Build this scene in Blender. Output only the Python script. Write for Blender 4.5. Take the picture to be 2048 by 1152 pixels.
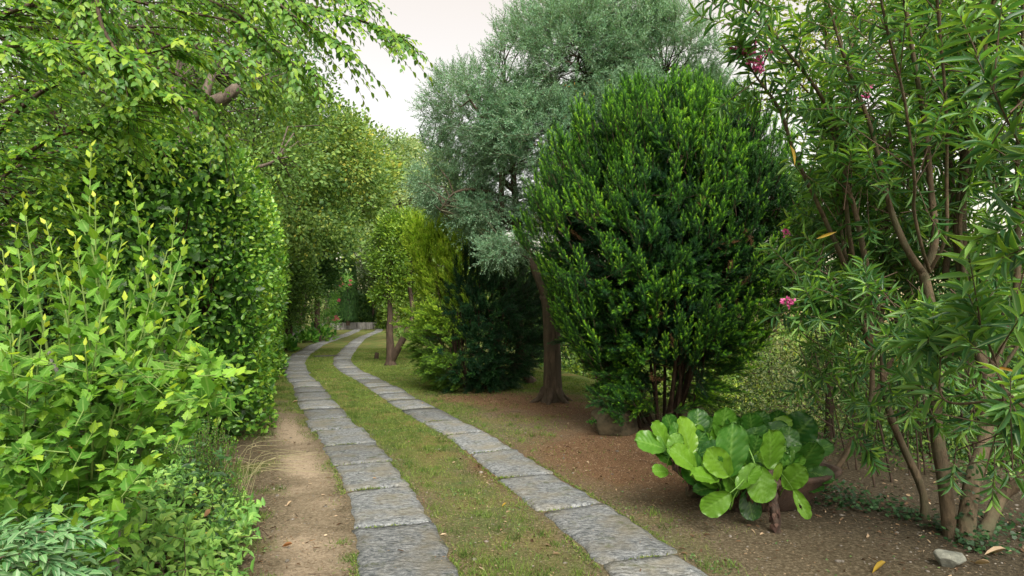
import bpy, math
import numpy as np
from mathutils import Matrix, Vector

for o in list(bpy.data.objects):
    bpy.data.objects.remove(o)
SC = bpy.context.scene
COL = SC.collection

# ------------------------------------------------------------------ camera
CAM_H = 1.55
F_PX = 1365.0
PITCH = math.atan(39.0 / F_PX)
cam = bpy.data.cameras.new('camera')
cam.sensor_width = 36.0
cam.lens = 36.0 * F_PX / 2048.0
cam.clip_start = 0.05
cam.clip_end = 1500
camo = bpy.data.objects.new('camera', cam)
COL.objects.link(camo)
camo.location = (0, 0, CAM_H)
camo.rotation_euler = (math.pi / 2 + PITCH, 0, 0)
SC.camera = camo

# ------------------------------------------------------------------ light
SUN_EL, SUN_AZ = 47.0, 164.0      # azimuth clockwise from +Y: high behind the camera
world = bpy.data.worlds.new('World')
SC.world = world
world.use_nodes = True
wn = world.node_tree
wn.nodes.clear()
w_out = wn.nodes.new('ShaderNodeOutputWorld')
w_sky = wn.nodes.new('ShaderNodeTexSky')
w_sky.sky_type = 'NISHITA'
w_sky.sun_disc = False
w_sky.sun_elevation = math.radians(SUN_EL)
w_sky.sun_rotation = math.radians(SUN_AZ)
w_sky.dust_density = 3.0
w_bg1 = wn.nodes.new('ShaderNodeBackground')
w_bg1.inputs['Strength'].default_value = 0.05
wn.links.new(w_sky.outputs[0], w_bg1.inputs['Color'])
w_bg2 = wn.nodes.new('ShaderNodeBackground')      # the even pale cloud sheet
w_bg2.inputs['Color'].default_value = (1.0, 0.70, 0.24, 1)
w_bg2.inputs['Strength'].default_value = 0.165
w_add = wn.nodes.new('ShaderNodeAddShader')
wn.links.new(w_bg1.outputs[0], w_add.inputs[0])
wn.links.new(w_bg2.outputs[0], w_add.inputs[1])
wn.links.new(w_add.outputs[0], w_out.inputs['Surface'])

sun = bpy.data.lights.new('sun', 'SUN')
sun.energy = 1.5
sun.angle = math.radians(34)
sun.color = (1.0, 0.95, 0.86)
suno = bpy.data.objects.new('sun', sun)
COL.objects.link(suno)
_el, _az = math.radians(SUN_EL), math.radians(SUN_AZ)
sdir = Vector((math.sin(_az) * math.cos(_el), math.cos(_az) * math.cos(_el), math.sin(_el)))
suno.rotation_euler = sdir.to_track_quat('Z', 'Y').to_euler()
suno.location = (10, -10, 20)

SC.view_settings.view_transform = 'Standard'
SC.view_settings.look = 'None'
SC.view_settings.gamma = 1.0
SC.view_settings.use_curve_mapping = False
SC.view_settings.exposure = 2.05
SC.render.engine = 'CYCLES'
SC.cycles.max_bounces = 7
SC.cycles.diffuse_bounces = 4
SC.cycles.glossy_bounces = 2
SC.cycles.transmission_bounces = 5
SC.cycles.transparent_max_bounces = 4
SC.cycles.use_denoising = True
SC.cycles.caustics_reflective = False
SC.cycles.caustics_refractive = False

# ------------------------------------------------------------------ pixel <-> place (photo pixels, 2048 wide)
CP, SP = math.cos(PITCH), math.sin(PITCH)
def at(px, py, Y):
    u = (px - 1024.0) / F_PX; v = (576.0 - py) / F_PX
    dy = CP - SP * v; dz = SP + CP * v
    t = Y / dy
    return np.array([u * t, Y, CAM_H + dz * t])
def gpos(px, py):
    u = (px - 1024.0) / F_PX; v = (576.0 - py) / F_PX
    dy = CP - SP * v; dz = SP + CP * v
    t = -CAM_H / dz
    return np.array([u * t, dy * t, 0.0])

# ------------------------------------------------------------------ numeric helpers
def norm(v):
    v = np.asarray(v, float)
    return v / np.maximum(np.linalg.norm(v, axis=-1, keepdims=True), 1e-9)
def _h(ix, iy, iz, s):
    n = (ix * 374761393 + iy * 668265263 + iz * 2147483647 + s * 974634777) & 0xffffffff
    n = ((n ^ (n >> 13)) * 1274126177) & 0xffffffff
    return ((n ^ (n >> 16)) & 0xffff) / 65535.0
def noise3(x, y, z, s=0):
    x, y, z = np.broadcast_arrays(np.asarray(x, float), np.asarray(y, float), np.asarray(z, float))
    ix = np.floor(x).astype(np.int64); iy = np.floor(y).astype(np.int64); iz = np.floor(z).astype(np.int64)
    fx, fy, fz = x - ix, y - iy, z - iz
    fx = fx * fx * (3 - 2 * fx); fy = fy * fy * (3 - 2 * fy); fz = fz * fz * (3 - 2 * fz)
    r = 0
    for a in (0, 1):
        for b in (0, 1):
            for c in (0, 1):
                w = (fx if a else 1 - fx) * (fy if b else 1 - fy) * (fz if c else 1 - fz)
                r = r + w * _h(ix + a, iy + b, iz + c, s)
    return r
def noise2(x, y, s=0):
    return noise3(x, y, 0.37, s)
def fbm(x, y, s=0, o=4):
    r = 0; a = 0.5
    for k in range(o):
        r = r + a * noise2(x * 2 ** k, y * 2 ** k, s + k); a *= 0.5
    return r / (1 - 0.5 ** o)
def sstep(a, b, x):
    t = np.clip((x - a) / (b - a), 0, 1)
    return t * t * (3 - 2 * t)
def rdir(rng, n):
    return norm(rng.normal(size=(n, 3)))

# ------------------------------------------------------------------ object helpers
def link(o, parent=None):
    COL.objects.link(o)
    if parent is not None:
        o.parent = parent
    return o
def empty(name, loc, label, cat, group=None):
    o = bpy.data.objects.new(name, None)
    o.empty_display_size = 0.2
    o.location = [float(a) for a in loc]
    o['label'] = label; o['category'] = cat
    if group: o['group'] = group
    return link(o)
def tag(o, label=None, cat=None, group=None, kind=None):
    if label: o['label'] = label
    if cat: o['category'] = cat
    if group: o['group'] = group
    if kind: o['kind'] = kind
    return o
def mesh_np(name, V, F, mat, attrs=None, smooth=False):
    """V (n,3), F (m,k) uniform polygons"""
    me = bpy.data.meshes.new(name)
    V = np.ascontiguousarray(V, dtype=np.float32); F = np.ascontiguousarray(F, dtype=np.int32)
    m, k = F.shape
    me.vertices.add(len(V)); me.vertices.foreach_set('co', V.ravel())
    me.loops.add(m * k); me.loops.foreach_set('vertex_index', F.ravel())
    me.polygons.add(m); me.polygons.foreach_set('loop_start', np.arange(0, m * k, k, dtype=np.int32))
    if smooth:
        me.polygons.foreach_set('use_smooth', np.ones(m, dtype=bool))
    for an, av in (attrs or {}).items():
        av = np.asarray(av, dtype=np.float32)
        if av.ndim == 2:
            a = me.attributes.new(an, 'FLOAT_COLOR', 'POINT'); a.data.foreach_set('color', av.ravel())
        else:
            a = me.attributes.new(an, 'FLOAT', 'POINT'); a.data.foreach_set('value', av)
    me.update(calc_edges=True)
    if mat is not None: me.materials.append(mat)
    return me
def obj_np(name, V, F, mat, parent=None, attrs=None, smooth=False, kind=None):
    V = np.asarray(V, float)
    if parent is not None:
        V = V - np.array(root_loc(parent))
    me = mesh_np(name, V, F, mat, attrs, smooth)
    o = link(bpy.data.objects.new(name, me), parent)
    if kind: o['kind'] = kind
    return o
def root_loc(p):
    l = np.zeros(3)
    while p is not None:
        l += np.array(p.location); p = p.parent
    return l

# ------------------------------------------------------------------ leaf templates: x across (-.5..+.5), y along, z up, mid=1 on the midrib
def tpl(rows, fold=0.1, droop=0.12, drooppow=2.0):
    """rows: list of (y, halfwidth); first and last halfwidth 0"""
    V = []; mid = []; F = []; idx = []
    for (y, w) in rows:
        z = -droop * y ** drooppow
        i0 = len(V); V.append((0, y, z)); mid.append(1.0)
        if w > 0:
            V.append((-w, y, z + fold * w * 2)); mid.append(0.0)
            V.append((w, y, z + fold * w * 2)); mid.append(0.0)
            idx.append((i0, i0 + 1, i0 + 2))
        else:
            idx.append((i0, None, None))
    for a, b in zip(idx[:-1], idx[1:]):
        for s in (1, 2):
            if a[s] is None and b[s] is not None:
                t = [(a[0], b[0], b[s])]
            elif a[s] is not None and b[s] is None:
                t = [(a[0], b[0], a[s])]
            else:
                t = [(a[0], b[0], b[s]), (a[0], b[s], a[s])]
            for q in t:
                F.append(q if s == 1 else (q[0], q[2], q[1]))
    F = [(q[0], q[2], q[1]) for q in F]
    return np.array(V, float), np.array(F, int), np.array(mid, float)
T_DIAM = tpl([(0, 0), (0.5, 0.5), (1, 0)], 0.1, 0.1)
_T = np.array([(0, 0, 0), (-.5, .45, .06), (.5, .45, .06), (0, 1, -.08)], float)
T_TWO = (_T, np.array([(0, 2, 3), (0, 3, 1)]), np.array([1., 0., 0., 1.]))
T_OVAL = tpl([(0, 0), (0.3, 0.45), (0.68, 0.38), (1, 0)], 0.12, 0.15)
T_OBOV = tpl([(0, 0), (0.35, 0.3), (0.72, 0.5), (0.93, 0.33), (1, 0)], 0.12, 0.18)
T_LANC = tpl([(0, 0), (0.3, 0.46), (0.62, 0.44), (1, 0)], 0.12, 0.07)
T_NEED = (np.array([(-.5, 0, 0), (.5, 0, 0), (0, 1, -.05)], float), np.array([(0, 1, 2)]), np.array([0., 0., 1.]))
def lobed():
    half = [(0.14, 0.02), (0.36, 0.16), (0.36, 0.27), (0.56, 0.40), (0.40, 0.46), (0.42, 0.56), (0.26, 0.62), (0.26, 0.76), (0.13, 0.82), (0.09, 0.93)]
    mids = [0.0, 0.2, 0.45, 0.7, 1.0]
    V = [(0, m, -0.16 * m * m) for m in mids]; md = [1.0] * 5
    F = []
    own = [0, 0, 1, 1, 2, 2, 2, 3, 3, 3]
    for s in (-1, 1):
        st = len(V)
        for (x, y) in half:
            V.append((s * x, y, -0.16 * y * y + 0.10 * x - 0.12 * x * x)); md.append(0.0)
        tr = []
        prev_m = 0
        pts = [st + i for i in range(len(half))]
        for i in range(len(half) - 1):
            tr.append((own[i], pts[i], pts[i + 1]))
            if own[i + 1] != own[i]:
                tr.append((own[i], pts[i + 1], own[i + 1]))
        tr.append((3, pts[-1], 4))
        for q in tr:
            F.append(q if s == 1 else (q[0], q[2], q[1]))
    return np.array(V, float), np.array(F, int), np.array(md, float)
T_LOBE = lobed()

class Leaves:
    """a growing list of leaves: place, axis, face normal, length, width, tint"""
    def __init__(s): s.a = []
    def add(s, P, D, N, L, W, T):
        n = len(P)
        f = lambda v: np.broadcast_to(np.asarray(v, float), (n,)).copy()
        s.a.append((np.asarray(P, float), norm(D), np.asarray(N, float), f(L), f(W), f(T)))
    def cat(s):
        return [np.concatenate([q[i] for q in s.a]) for i in range(6)]
def frames(D, N):
    N = N - (N * D).sum(-1, keepdims=True) * D
    bad = np.linalg.norm(N, axis=-1) < 1e-4
    N[bad] = np.cross(D[bad], [0.3, 0.9, 0.2])
    N = norm(N)
    return np.cross(D, N), N
def leaf_mesh(arr, template):
    P, D, N, L, W, T = arr
    S, N = frames(D, N)
    tv, tf, tm = template
    V = (P[:, None, :] + tv[None, :, 0, None] * W[:, None, None] * S[:, None, :]
         + tv[None, :, 1, None] * L[:, None, None] * D[:, None, :]
         + tv[None, :, 2, None] * L[:, None, None] * N[:, None, :])
    k = len(tv)
    F = tf[None] + (np.arange(len(P)) * k)[:, None, None]
    return V.reshape(-1, 3), F.reshape(-1, tf.shape[1]), np.repeat(T, k), np.tile(tm, len(P))
def visible_score(P, L):
    """how large a leaf shows: bigger is nearer; outside the frame scores 0"""
    d = P - np.array([0, 0, CAM_H])
    y = np.maximum(d[:, 1], 0.05)
    px = 1024 + d[:, 0] / y * F_PX; py = 615 - d[:, 2] / y * F_PX
    ok = (px > -20) & (px < 2068) & (py > -20) & (py < 1172) & (d[:, 1] > 0.3)
    return np.where(ok, L / y * F_PX, 0.0)
def put_leaves(parent, lv, template, mat, mat_each=None, n_each=0, part='foliage', leaf='leaf', template_each=None, rng=None, protos=None):
    arr = lv.cat() if isinstance(lv, Leaves) else lv
    keep = np.ones(len(arr[0]), bool)
    if n_each and mat_each is not None:
        sc = visible_score(arr[0], arr[3])
        # prefer the leaves not hidden behind nearer ones: coarse depth grid
        d = arr[0]; y = np.maximum(d[:, 1], 0.05)
        gx = ((1024 + d[:, 0] / y * F_PX) // 22).astype(int); gy = ((615 - (d[:, 2] - CAM_H) / y * F_PX) // 22).astype(int)
        key = gx * 10000 + gy
        order = np.argsort(y)
        seen = {}; rank = np.zeros(len(y))
        for i in order:
            if sc[i] <= 0: continue
            c = seen.get(key[i], 0); rank[i] = c; seen[key[i]] = c + 1
        val = sc / (1 + rank)
        pick = np.argsort(-val)[:n_each]
        pick = pick[val[pick] > 3]
        keep[pick] = False
        tt = template_each or template
        if protos is None:
            protos = [mesh_np(leaf, tt[0], tt[1], mat_each, {'mid': tt[2]})]
        P, D, N, L, W, T = [a[pick] for a in arr]
        S, N = frames(D, N)
        rl = root_loc(parent)
        for i in range(len(pick)):
            o = bpy.data.objects.new(leaf, protos[i % len(protos)])
            o.parent = parent
            M = Matrix(((S[i, 0] * W[i], D[i, 0] * L[i], N[i, 0] * L[i], P[i, 0] - rl[0]),
                        (S[i, 1] * W[i], D[i, 1] * L[i], N[i, 1] * L[i], P[i, 1] - rl[1]),
                        (S[i, 2] * W[i], D[i, 2] * L[i], N[i, 2] * L[i], P[i, 2] - rl[2]),
                        (0, 0, 0, 1)))
            o.matrix_basis = M
            o.color = (float(T[i]), 0, 0, 1)
            COL.objects.link(o)
    arr = [a[keep] for a in arr]
    if len(arr[0]):
        V, F, T, M = leaf_mesh(arr, template)
        return obj_np(part, V, F, mat, parent, {'tint': T, 'mid': M}, kind='stuff')

class Geo:
    """quads collected into one mesh"""
    def __init__(s): s.V = []; s.F = []; s.n = 0
    def add(s, V, F):
        s.V.append(V); s.F.append(F + s.n); s.n += len(V)
    def tube(s, P, R, sides=7, cap=True, rng=None, bump=0.0):
        P = np.asarray(P, float); n = len(P)
        R = np.broadcast_to(np.asarray(R, float), (n,)).copy()
        T = norm(np.gradient(P, axis=0))
        ref = np.array([0.0, 0.0, 1.0]) if abs(T[0, 2]) < 0.9 else np.array([1.0, 0.0, 0.0])
        A = norm(ref - (T @ ref)[:, None] * T); B = np.cross(T, A)
        a = np.arange(sides) / sides * 2 * math.pi
        rr = R[:, None] * np.ones((1, sides))
        if bump and rng is not None:
            rr = rr * (1 + bump * rng.uniform(-1, 1, size=(1, sides)) + 0.5 * bump * rng.uniform(-1, 1, size=rr.shape))
        V = P[:, None] + rr[..., None] * (np.cos(a)[None, :, None] * A[:, None] + np.sin(a)[None, :, None] * B[:, None])
        V = V.reshape(-1, 3)
        i = np.arange(n - 1)[:, None] * sides; j = np.arange(sides)[None]; j2 = (j + 1) % sides
        F = np.stack([i + j, i + j2, i + sides + j2, i + sides + j], -1).reshape(-1, 4)
        if cap:
            V = np.vstack([V, P[-1:]])
            c = len(V) - 1; e = (n - 1) * sides
            F = np.vstack([F, np.array([[e + q, e + (q + 1) % sides, c, c] for q in range(sides)])])
            F = F
        s.add(V, F)
    def segs(s, P0, P1, r0, r1, sides=3):
        n = len(P0)
        r0 = np.broadcast_to(r0, (n,)); r1 = np.broadcast_to(r1, (n,))
        T = norm(P1 - P0)
        ref = np.where(np.abs(T[:, 2:3]) < 0.9, np.array([[0, 0, 1.0]]), np.array([[1.0, 0, 0]]))
        A = norm(np.cross(T, ref)); B = np.cross(T, A)
        a = np.arange(sides) / sides * 2 * math.pi
        C = np.cos(a)[None, :, None] * A[:, None] + np.sin(a)[None, :, None] * B[:, None]
        V = np.concatenate([P0[:, None] + C * r0[:, None, None], P1[:, None] + C * r1[:, None, None]], 1).reshape(-1, 3)
        j = np.arange(sides); j2 = (j + 1) % sides
        f = np.stack([j, j2, sides + j2, sides + j], -1)
        F = (f[None] + (np.arange(n) * 2 * sides)[:, None, None]).reshape(-1, 4)
        s.add(V, F)
    def obj(s, name, mat, parent=None, smooth=True, kind=None):
        V = np.concatenate(s.V); F = np.concatenate(s.F)
        tri = F[:, 2] == F[:, 3]
        if tri.any():   # cap triangles: split quads into triangles so polygons stay uniform
            q = F[~tri]
            F = np.vstack([q[:, [0, 1, 2]], q[:, [0, 2, 3]], F[tri][:, :3]])
        return obj_np(name, V, F, mat, parent, None, smooth, kind)
def curve(pts, n=12):
    """Catmull-Rom through pts"""
    P = np.asarray(pts, float)
    if len(P) == 2:
        t = np.linspace(0, 1, n)[:, None]; return P[0] * (1 - t) + P[1] * t
    Q = np.vstack([2 * P[0] - P[1], P, 2 * P[-1] - P[-2]])
    out = []
    m = len(P) - 1
    for t in np.linspace(0, m, n):
        k = min(int(t), m - 1); u = t - k
        a, b, c, d = Q[k], Q[k + 1], Q[k + 2], Q[k + 3]
        out.append(0.5 * ((2 * b) + (c - a) * u + (2 * a - 5 * b + 4 * c - d) * u * u + (3 * b - a - 3 * c + d) * u ** 3))
    return np.array(out)

def sprays(rng, P0, A, Ls, k, alpha, roll, leafL, leafW, bend=None, start=0.1, taper=0.6, tint=(0, 1), tipt=0.0, jit=0.25, up=None, lj=0.2):
    """k leaves along each of M twigs; returns leaf arrays and twig ends (P0, mid, P1)"""
    M = len(P0); A = norm(A)
    ref = np.array([0, 0, 1.0]) if up is None else up
    S = np.cross(A, np.broadcast_to(ref, A.shape))
    bad = np.linalg.norm(S, axis=-1) < 0.05
    S[bad] = np.cross(A[bad], [1.0, 0.2, 0])
    S = norm(S); U = np.cross(S, A)
    Ls = np.broadcast_to(Ls, (M,))
    s = start + (1 - start) * (np.arange(k) + 0.5) / k
    s = s[None] + rng.uniform(-.3, .3, (M, k)) / k
    bend = np.zeros((M, 3)) if bend is None else bend
    pos = P0[:, None] + A[:, None] * (Ls[:, None] * s)[..., None] + bend[:, None] * (Ls[:, None] * s ** 2)[..., None]
    ax = norm(A[:, None] + 2 * bend[:, None] * s[..., None])
    if roll == 'flat':
        ang = np.where(np.arange(k) % 2 == 0, 0, math.pi)[None] + rng.normal(0, jit, (M, k))
    elif roll == 'pair':
        ang = (np.arange(k) % 2) * math.pi + (np.arange(k) // 2) * (math.pi / 2) * 1.0
        ang = ang[None] + rng.uniform(0, 6.28, (M, 1)) + rng.normal(0, jit, (M, k))
    else:
        ang = (np.arange(k) * 2.39996)[None] + rng.uniform(0, 6.28, (M, 1)) + rng.normal(0, jit, (M, k))
    al = alpha * (1 - 0.45 * s) + rng.normal(0, 0.12, (M, k))
    side = np.cos(ang)[..., None] * S[:, None] + np.sin(ang)[..., None] * U[:, None]
    D = norm(np.cos(al)[..., None] * ax + np.sin(al)[..., None] * side)
    if roll == 'flat':
        N = U[:, None] + rng.normal(0, jit, (M, k, 3))
    else:
        N = ax + rng.normal(0, jit, (M, k, 3))
    sz = (1 - (1 - taper) * s) * rng.uniform(1 - lj, 1 + lj, (M, k))
    t = rng.uniform(tint[0], tint[1], (M, k)) + tipt * s ** 2
    f = lambda a: a.reshape(-1, 3)
    return (f(pos), f(D), f(N), (leafL * sz).ravel(), (leafW * sz).ravel(), np.clip(t, 0, 1).ravel()), (P0, P0 + A * Ls[:, None] * .5 + bend * Ls[:, None] * .25, P0 + A * Ls[:, None] + bend * Ls[:, None])


def quats(S, D, N):
    """unit quaternions (w,x,y,z) of frames with columns S, D, N"""
    m = np.stack([S, D, N], -1)
    q = np.zeros((len(S), 4))
    t = m[:, 0, 0] + m[:, 1, 1] + m[:, 2, 2]
    c = np.stack([t, m[:, 0, 0], m[:, 1, 1], m[:, 2, 2]], -1).argmax(1)
    for k in range(4):
        i = c == k; a = m[i]
        if not i.any(): continue
        if k == 0:
            r = np.sqrt(1 + t[i]); w = r / 2; f = .5 / r
            q[i] = np.stack([w, (a[:, 2, 1] - a[:, 1, 2]) * f, (a[:, 0, 2] - a[:, 2, 0]) * f, (a[:, 1, 0] - a[:, 0, 1]) * f], -1)
        else:
            x = k - 1; y = (x + 1) % 3; z = (x + 2) % 3
            r = np.sqrt(np.maximum(1 + a[:, x, x] - a[:, y, y] - a[:, z, z], 1e-9)); f = .5 / r
            q[i, 0] = (a[:, z, y] - a[:, y, z]) * f; q[i, 1 + x] = r / 2
            q[i, 1 + y] = (a[:, y, x] + a[:, x, y]) * f; q[i, 1 + z] = (a[:, z, x] + a[:, x, z]) * f
    return q
def growth_nodes(name, meshes):
    """geometry nodes: one of the meshes on every point, turned by 'rot', scaled by 'scl'"""
    ng = bpy.data.node_groups.new(name, 'GeometryNodeTree')
    ng.interface.new_socket('Geometry', in_out='INPUT', socket_type='NodeSocketGeometry')
    ng.interface.new_socket('Geometry', in_out='OUTPUT', socket_type='NodeSocketGeometry')
    n, l = ng.nodes, ng.links
    gi = n.new('NodeGroupInput'); go_ = n.new('NodeGroupOutput')
    jn = n.new('GeometryNodeJoinGeometry')
    for me in reversed(meshes):
        o = bpy.data.objects.new(me.name, me)
        oi = n.new('GeometryNodeObjectInfo'); oi.inputs['Object'].default_value = o; oi.inputs['As Instance'].default_value = True
        l.new(oi.outputs['Geometry'], jn.inputs[0])
    ip_ = n.new('GeometryNodeInstanceOnPoints'); ip_.inputs['Pick Instance'].default_value = True
    def na(nm, dt):
        a = n.new('GeometryNodeInputNamedAttribute'); a.data_type = dt; a.inputs['Name'].default_value = nm
        return [q for q in a.outputs if q.enabled and q.name == 'Attribute'][0]
    l.new(gi.outputs[0], ip_.inputs['Points']); l.new(jn.outputs[0], ip_.inputs['Instance'])
    l.new(na('rot', 'QUATERNION'), ip_.inputs['Rotation']); l.new(na('scl', 'FLOAT'), ip_.inputs['Scale'])
    l.new(na('pick', 'INT'), ip_.inputs['Instance Index'])
    l.new(ip_.outputs[0], go_.inputs[0])
    return ng
def grow_on(parent, ng, P, D, N, scl, tint, bri, part='foliage', nvar=3, seed=0):
    rng = np.random.default_rng(seed + 17)
    D = norm(D); S, N = frames(D, np.array(N, float)); q = quats(S, D, N); n = len(P)
    me = bpy.data.meshes.new(part)
    me.vertices.add(n); me.vertices.foreach_set('co', (P - root_loc(parent)).astype(np.float32).ravel())
    a = me.attributes.new('rot', 'QUATERNION', 'POINT'); a.data.foreach_set('value', q.astype(np.float32).ravel())
    for nm, v in (('scl', scl), ('tint', tint), ('bri', bri)):
        a = me.attributes.new(nm, 'FLOAT', 'POINT'); a.data.foreach_set('value', np.broadcast_to(np.asarray(v, float), (n,)).astype(np.float32))
    a = me.attributes.new('pick', 'INT', 'POINT'); a.data.foreach_set('value', rng.integers(0, nvar, n).astype(np.int32))
    o = link(bpy.data.objects.new(part, me), parent); o['kind'] = 'stuff'
    md = o.modifiers.new('growth', 'NODES'); md.node_group = ng
    return o
_cl = {}
def clump_nodes(mat, L, W, template, k=56, flat=.8, tipup=0.0, up=.6):
    """clumps of leaves of radius 1 facing +Y"""
    key = (mat.name, round(L, 2), round(W, 2), id(template), k, tipup)
    if key in _cl: return _cl[key]
    ms = []
    for v in range(3):
        rng = np.random.default_rng(900 + v)
        a = list(clump_leaves(rng, np.zeros((1, 3)), np.array([[0, 1.0, 0]]), 1.0, k, L, W, (0, 1), up * 0, flat=1.0, tipup=0))
        a[2] = a[2] + [0, .5, .35]
        V, F, T, M = leaf_mesh(a, template)
        ms.append(mesh_np('leaf_clump', V, F, mat, {'tip': T, 'mid': M}))
    _cl[key] = growth_nodes('clump', ms)
    return _cl[key]

# ------------------------------------------------------------------ materials
def nt(name):
    m = bpy.data.materials.new(name); m.use_nodes = True
    t = m.node_tree; t.nodes.clear()
    return m, t, t.nodes, t.links
def ramp(n, l, fac, stops):
    r = n.new('ShaderNodeValToRGB')
    e = r.color_ramp.elements
    while len(e) < len(stops): e.new(0.5)
    for q, (p, c) in zip(e, stops):
        q.position = p; q.color = (*c, 1)
    if fac is not None: l.new(fac, r.inputs[0])
    return r.outputs[0]
def mixc(n, l, fac, a, b, mode='MIX'):
    m = n.new('ShaderNodeMix'); m.data_type = 'RGBA'; m.blend_type = mode
    for s, v in ((0, fac), (6, a), (7, b)):
        if isinstance(v, (int, float)): m.inputs[s].default_value = v
        elif isinstance(v, tuple): m.inputs[s].default_value = (*v, 1)
        else: l.new(v, m.inputs[s])
    return m.outputs[2]
def tex(n, l, kind, scale, detail=4, rough=0.6, vec=None, dist=0.0):
    if kind == 'noise':
        t = n.new('ShaderNodeTexNoise'); t.inputs['Detail'].default_value = detail; t.inputs['Roughness'].default_value = rough
        t.inputs['Distortion'].default_value = dist
    else:
        t = n.new('ShaderNodeTexVoronoi')
    t.inputs['Scale'].default_value = scale
    if vec is not None: l.new(vec, t.inputs['Vector'])
    return t
def leafmat(name, cols, rough=0.45, trans=0.35, spec=0.4, under=None, vein=None, each=False, vfac=0.5, tboost=(1.25, 1.2, 0.6), inst=False):
    m, t, n, l = nt(name)
    out = n.new('ShaderNodeOutputMaterial')
    if each:
        oi = n.new('ShaderNodeObjectInfo')
        sp = n.new('ShaderNodeSeparateColor'); l.new(oi.outputs['Color'], sp.inputs[0])
        fac = sp.outputs[0]
    elif inst:
        a = n.new('ShaderNodeAttribute'); a.attribute_type = 'INSTANCER'; a.attribute_name = 'tint'
        b = n.new('ShaderNodeAttribute'); b.attribute_type = 'INSTANCER'; b.attribute_name = 'bri'
        c = n.new('ShaderNodeAttribute'); c.attribute_name = 'tip'
        ma = n.new('ShaderNodeMath'); ma.operation = 'MULTIPLY_ADD'; ma.use_clamp = True
        l.new(b.outputs['Fac'], ma.inputs[0]); l.new(c.outputs['Fac'], ma.inputs[1]); l.new(a.outputs['Fac'], ma.inputs[2]); fac = ma.outputs[0]
    else:
        a = n.new('ShaderNodeAttribute'); a.attribute_name = 'tint'; fac = a.outputs['Fac']
    k = len(cols) - 1
    col = ramp(n, l, fac, [(i / k, c) for i, c in enumerate(cols)])
    geo = n.new('ShaderNodeNewGeometry')
    ns = tex(n, l, 'noise', 7.0, 2, 0.5, geo.outputs['Position'])
    hs = n.new('ShaderNodeHueSaturation'); l.new(col, hs.inputs['Color'])
    mr = n.new('ShaderNodeMapRange'); l.new(ns.outputs[0], mr.inputs[0])
    mr.inputs[1].default_value = 0.3; mr.inputs[2].default_value = 0.7; mr.inputs[3].default_value = 0.8; mr.inputs[4].default_value = 1.2
    l.new(mr.outputs[0], hs.inputs['Value'])
    col = hs.outputs[0]
    if vein is not None:
        am = n.new('ShaderNodeAttribute'); am.attribute_name = 'mid'
        mv = n.new('ShaderNodeMapRange'); l.new(am.outputs['Fac'], mv.inputs[0])
        mv.inputs[1].default_value = 0.78; mv.inputs[2].default_value = 0.95; mv.inputs[4].default_value = vfac
        col = mixc(n, l, mv.outputs[0], col, vein)
    if under is not None:
        u = mixc(n, l, 0.75, col, under)
        col = mixc(n, l, geo.outputs['Backfacing'], col, u)
    p = n.new('ShaderNodeBsdfPrincipled')
    l.new(col, p.inputs['Base Color'])
    p.inputs['Roughness'].default_value = rough
    p.inputs['Specular IOR Level'].default_value = spec
    tr = n.new('ShaderNodeBsdfTranslucent')
    tc = mixc(n, l, 1.0, col, tboost, 'MULTIPLY')
    l.new(tc, tr.inputs['Color'])
    mx = n.new('ShaderNodeMixShader'); mx.inputs[0].default_value = trans
    l.new(p.outputs[0], mx.inputs[1]); l.new(tr.outputs[0], mx.inputs[2])
    l.new(mx.outputs[0], out.inputs['Surface'])
    return m
_im = {}
def imat(m):
    """the same leaf material for leaves grown on points"""
    if m.name in _im: return _im[m.name]
    c = m.copy(); c.name = m.name
    t = c.node_tree; n, l = t.nodes, t.links
    a = [q for q in n if q.type == 'ATTRIBUTE' and q.attribute_name == 'tint'][0]
    tgt = [k.to_socket for k in a.outputs['Fac'].links]
    a.attribute_type = 'INSTANCER'
    b = n.new('ShaderNodeAttribute'); b.attribute_type = 'INSTANCER'; b.attribute_name = 'bri'
    d = n.new('ShaderNodeAttribute'); d.attribute_name = 'tip'
    ma = n.new('ShaderNodeMath'); ma.operation = 'MULTIPLY_ADD'; ma.use_clamp = True
    l.new(b.outputs['Fac'], ma.inputs[0]); l.new(d.outputs['Fac'], ma.inputs[1]); l.new(a.outputs['Fac'], ma.inputs[2])
    for q in tgt: l.new(ma.outputs[0], q)
    _im[m.name] = c
    return c
def barkmat(name, c1, c2, scale=12.0, bump=0.6, stretch=0.25, c3=None):
    m, t, n, l = nt(name)
    out = n.new('ShaderNodeOutputMaterial')
    tc = n.new('ShaderNodeTexCoord'); mp = n.new('ShaderNodeMapping')
    l.new(tc.outputs['Object'], mp.inputs[0]); mp.inputs['Scale'].default_value = (1, 1, stretch)
    a = tex(n, l, 'noise', scale, 6, 0.7, mp.outputs[0], 0.4)
    b = tex(n, l, 'noise', scale * 0.25, 3, 0.6, tc.outputs['Object'])
    col = ramp(n, l, a.outputs[0], [(0.3, c1), (0.68, c2)])
    if c3: 
        r = ramp(n, l, b.outputs[0], [(0.45, (0, 0, 0)), (0.62, (1, 1, 1))])
        col = mixc(n, l, r, col, c3)
    p = n.new('ShaderNodeBsdfPrincipled'); l.new(col, p.inputs['Base Color'])
    p.inputs['Roughness'].default_value = 0.85; p.inputs['Specular IOR Level'].default_value = 0.2
    bp = n.new('ShaderNodeBump'); bp.inputs['Strength'].default_value = bump; bp.inputs['Distance'].default_value = 0.02
    l.new(a.outputs[0], bp.inputs['Height']); l.new(bp.outputs[0], p.inputs['Normal'])
    l.new(p.outputs[0], out.inputs['Surface'])
    return m

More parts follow.
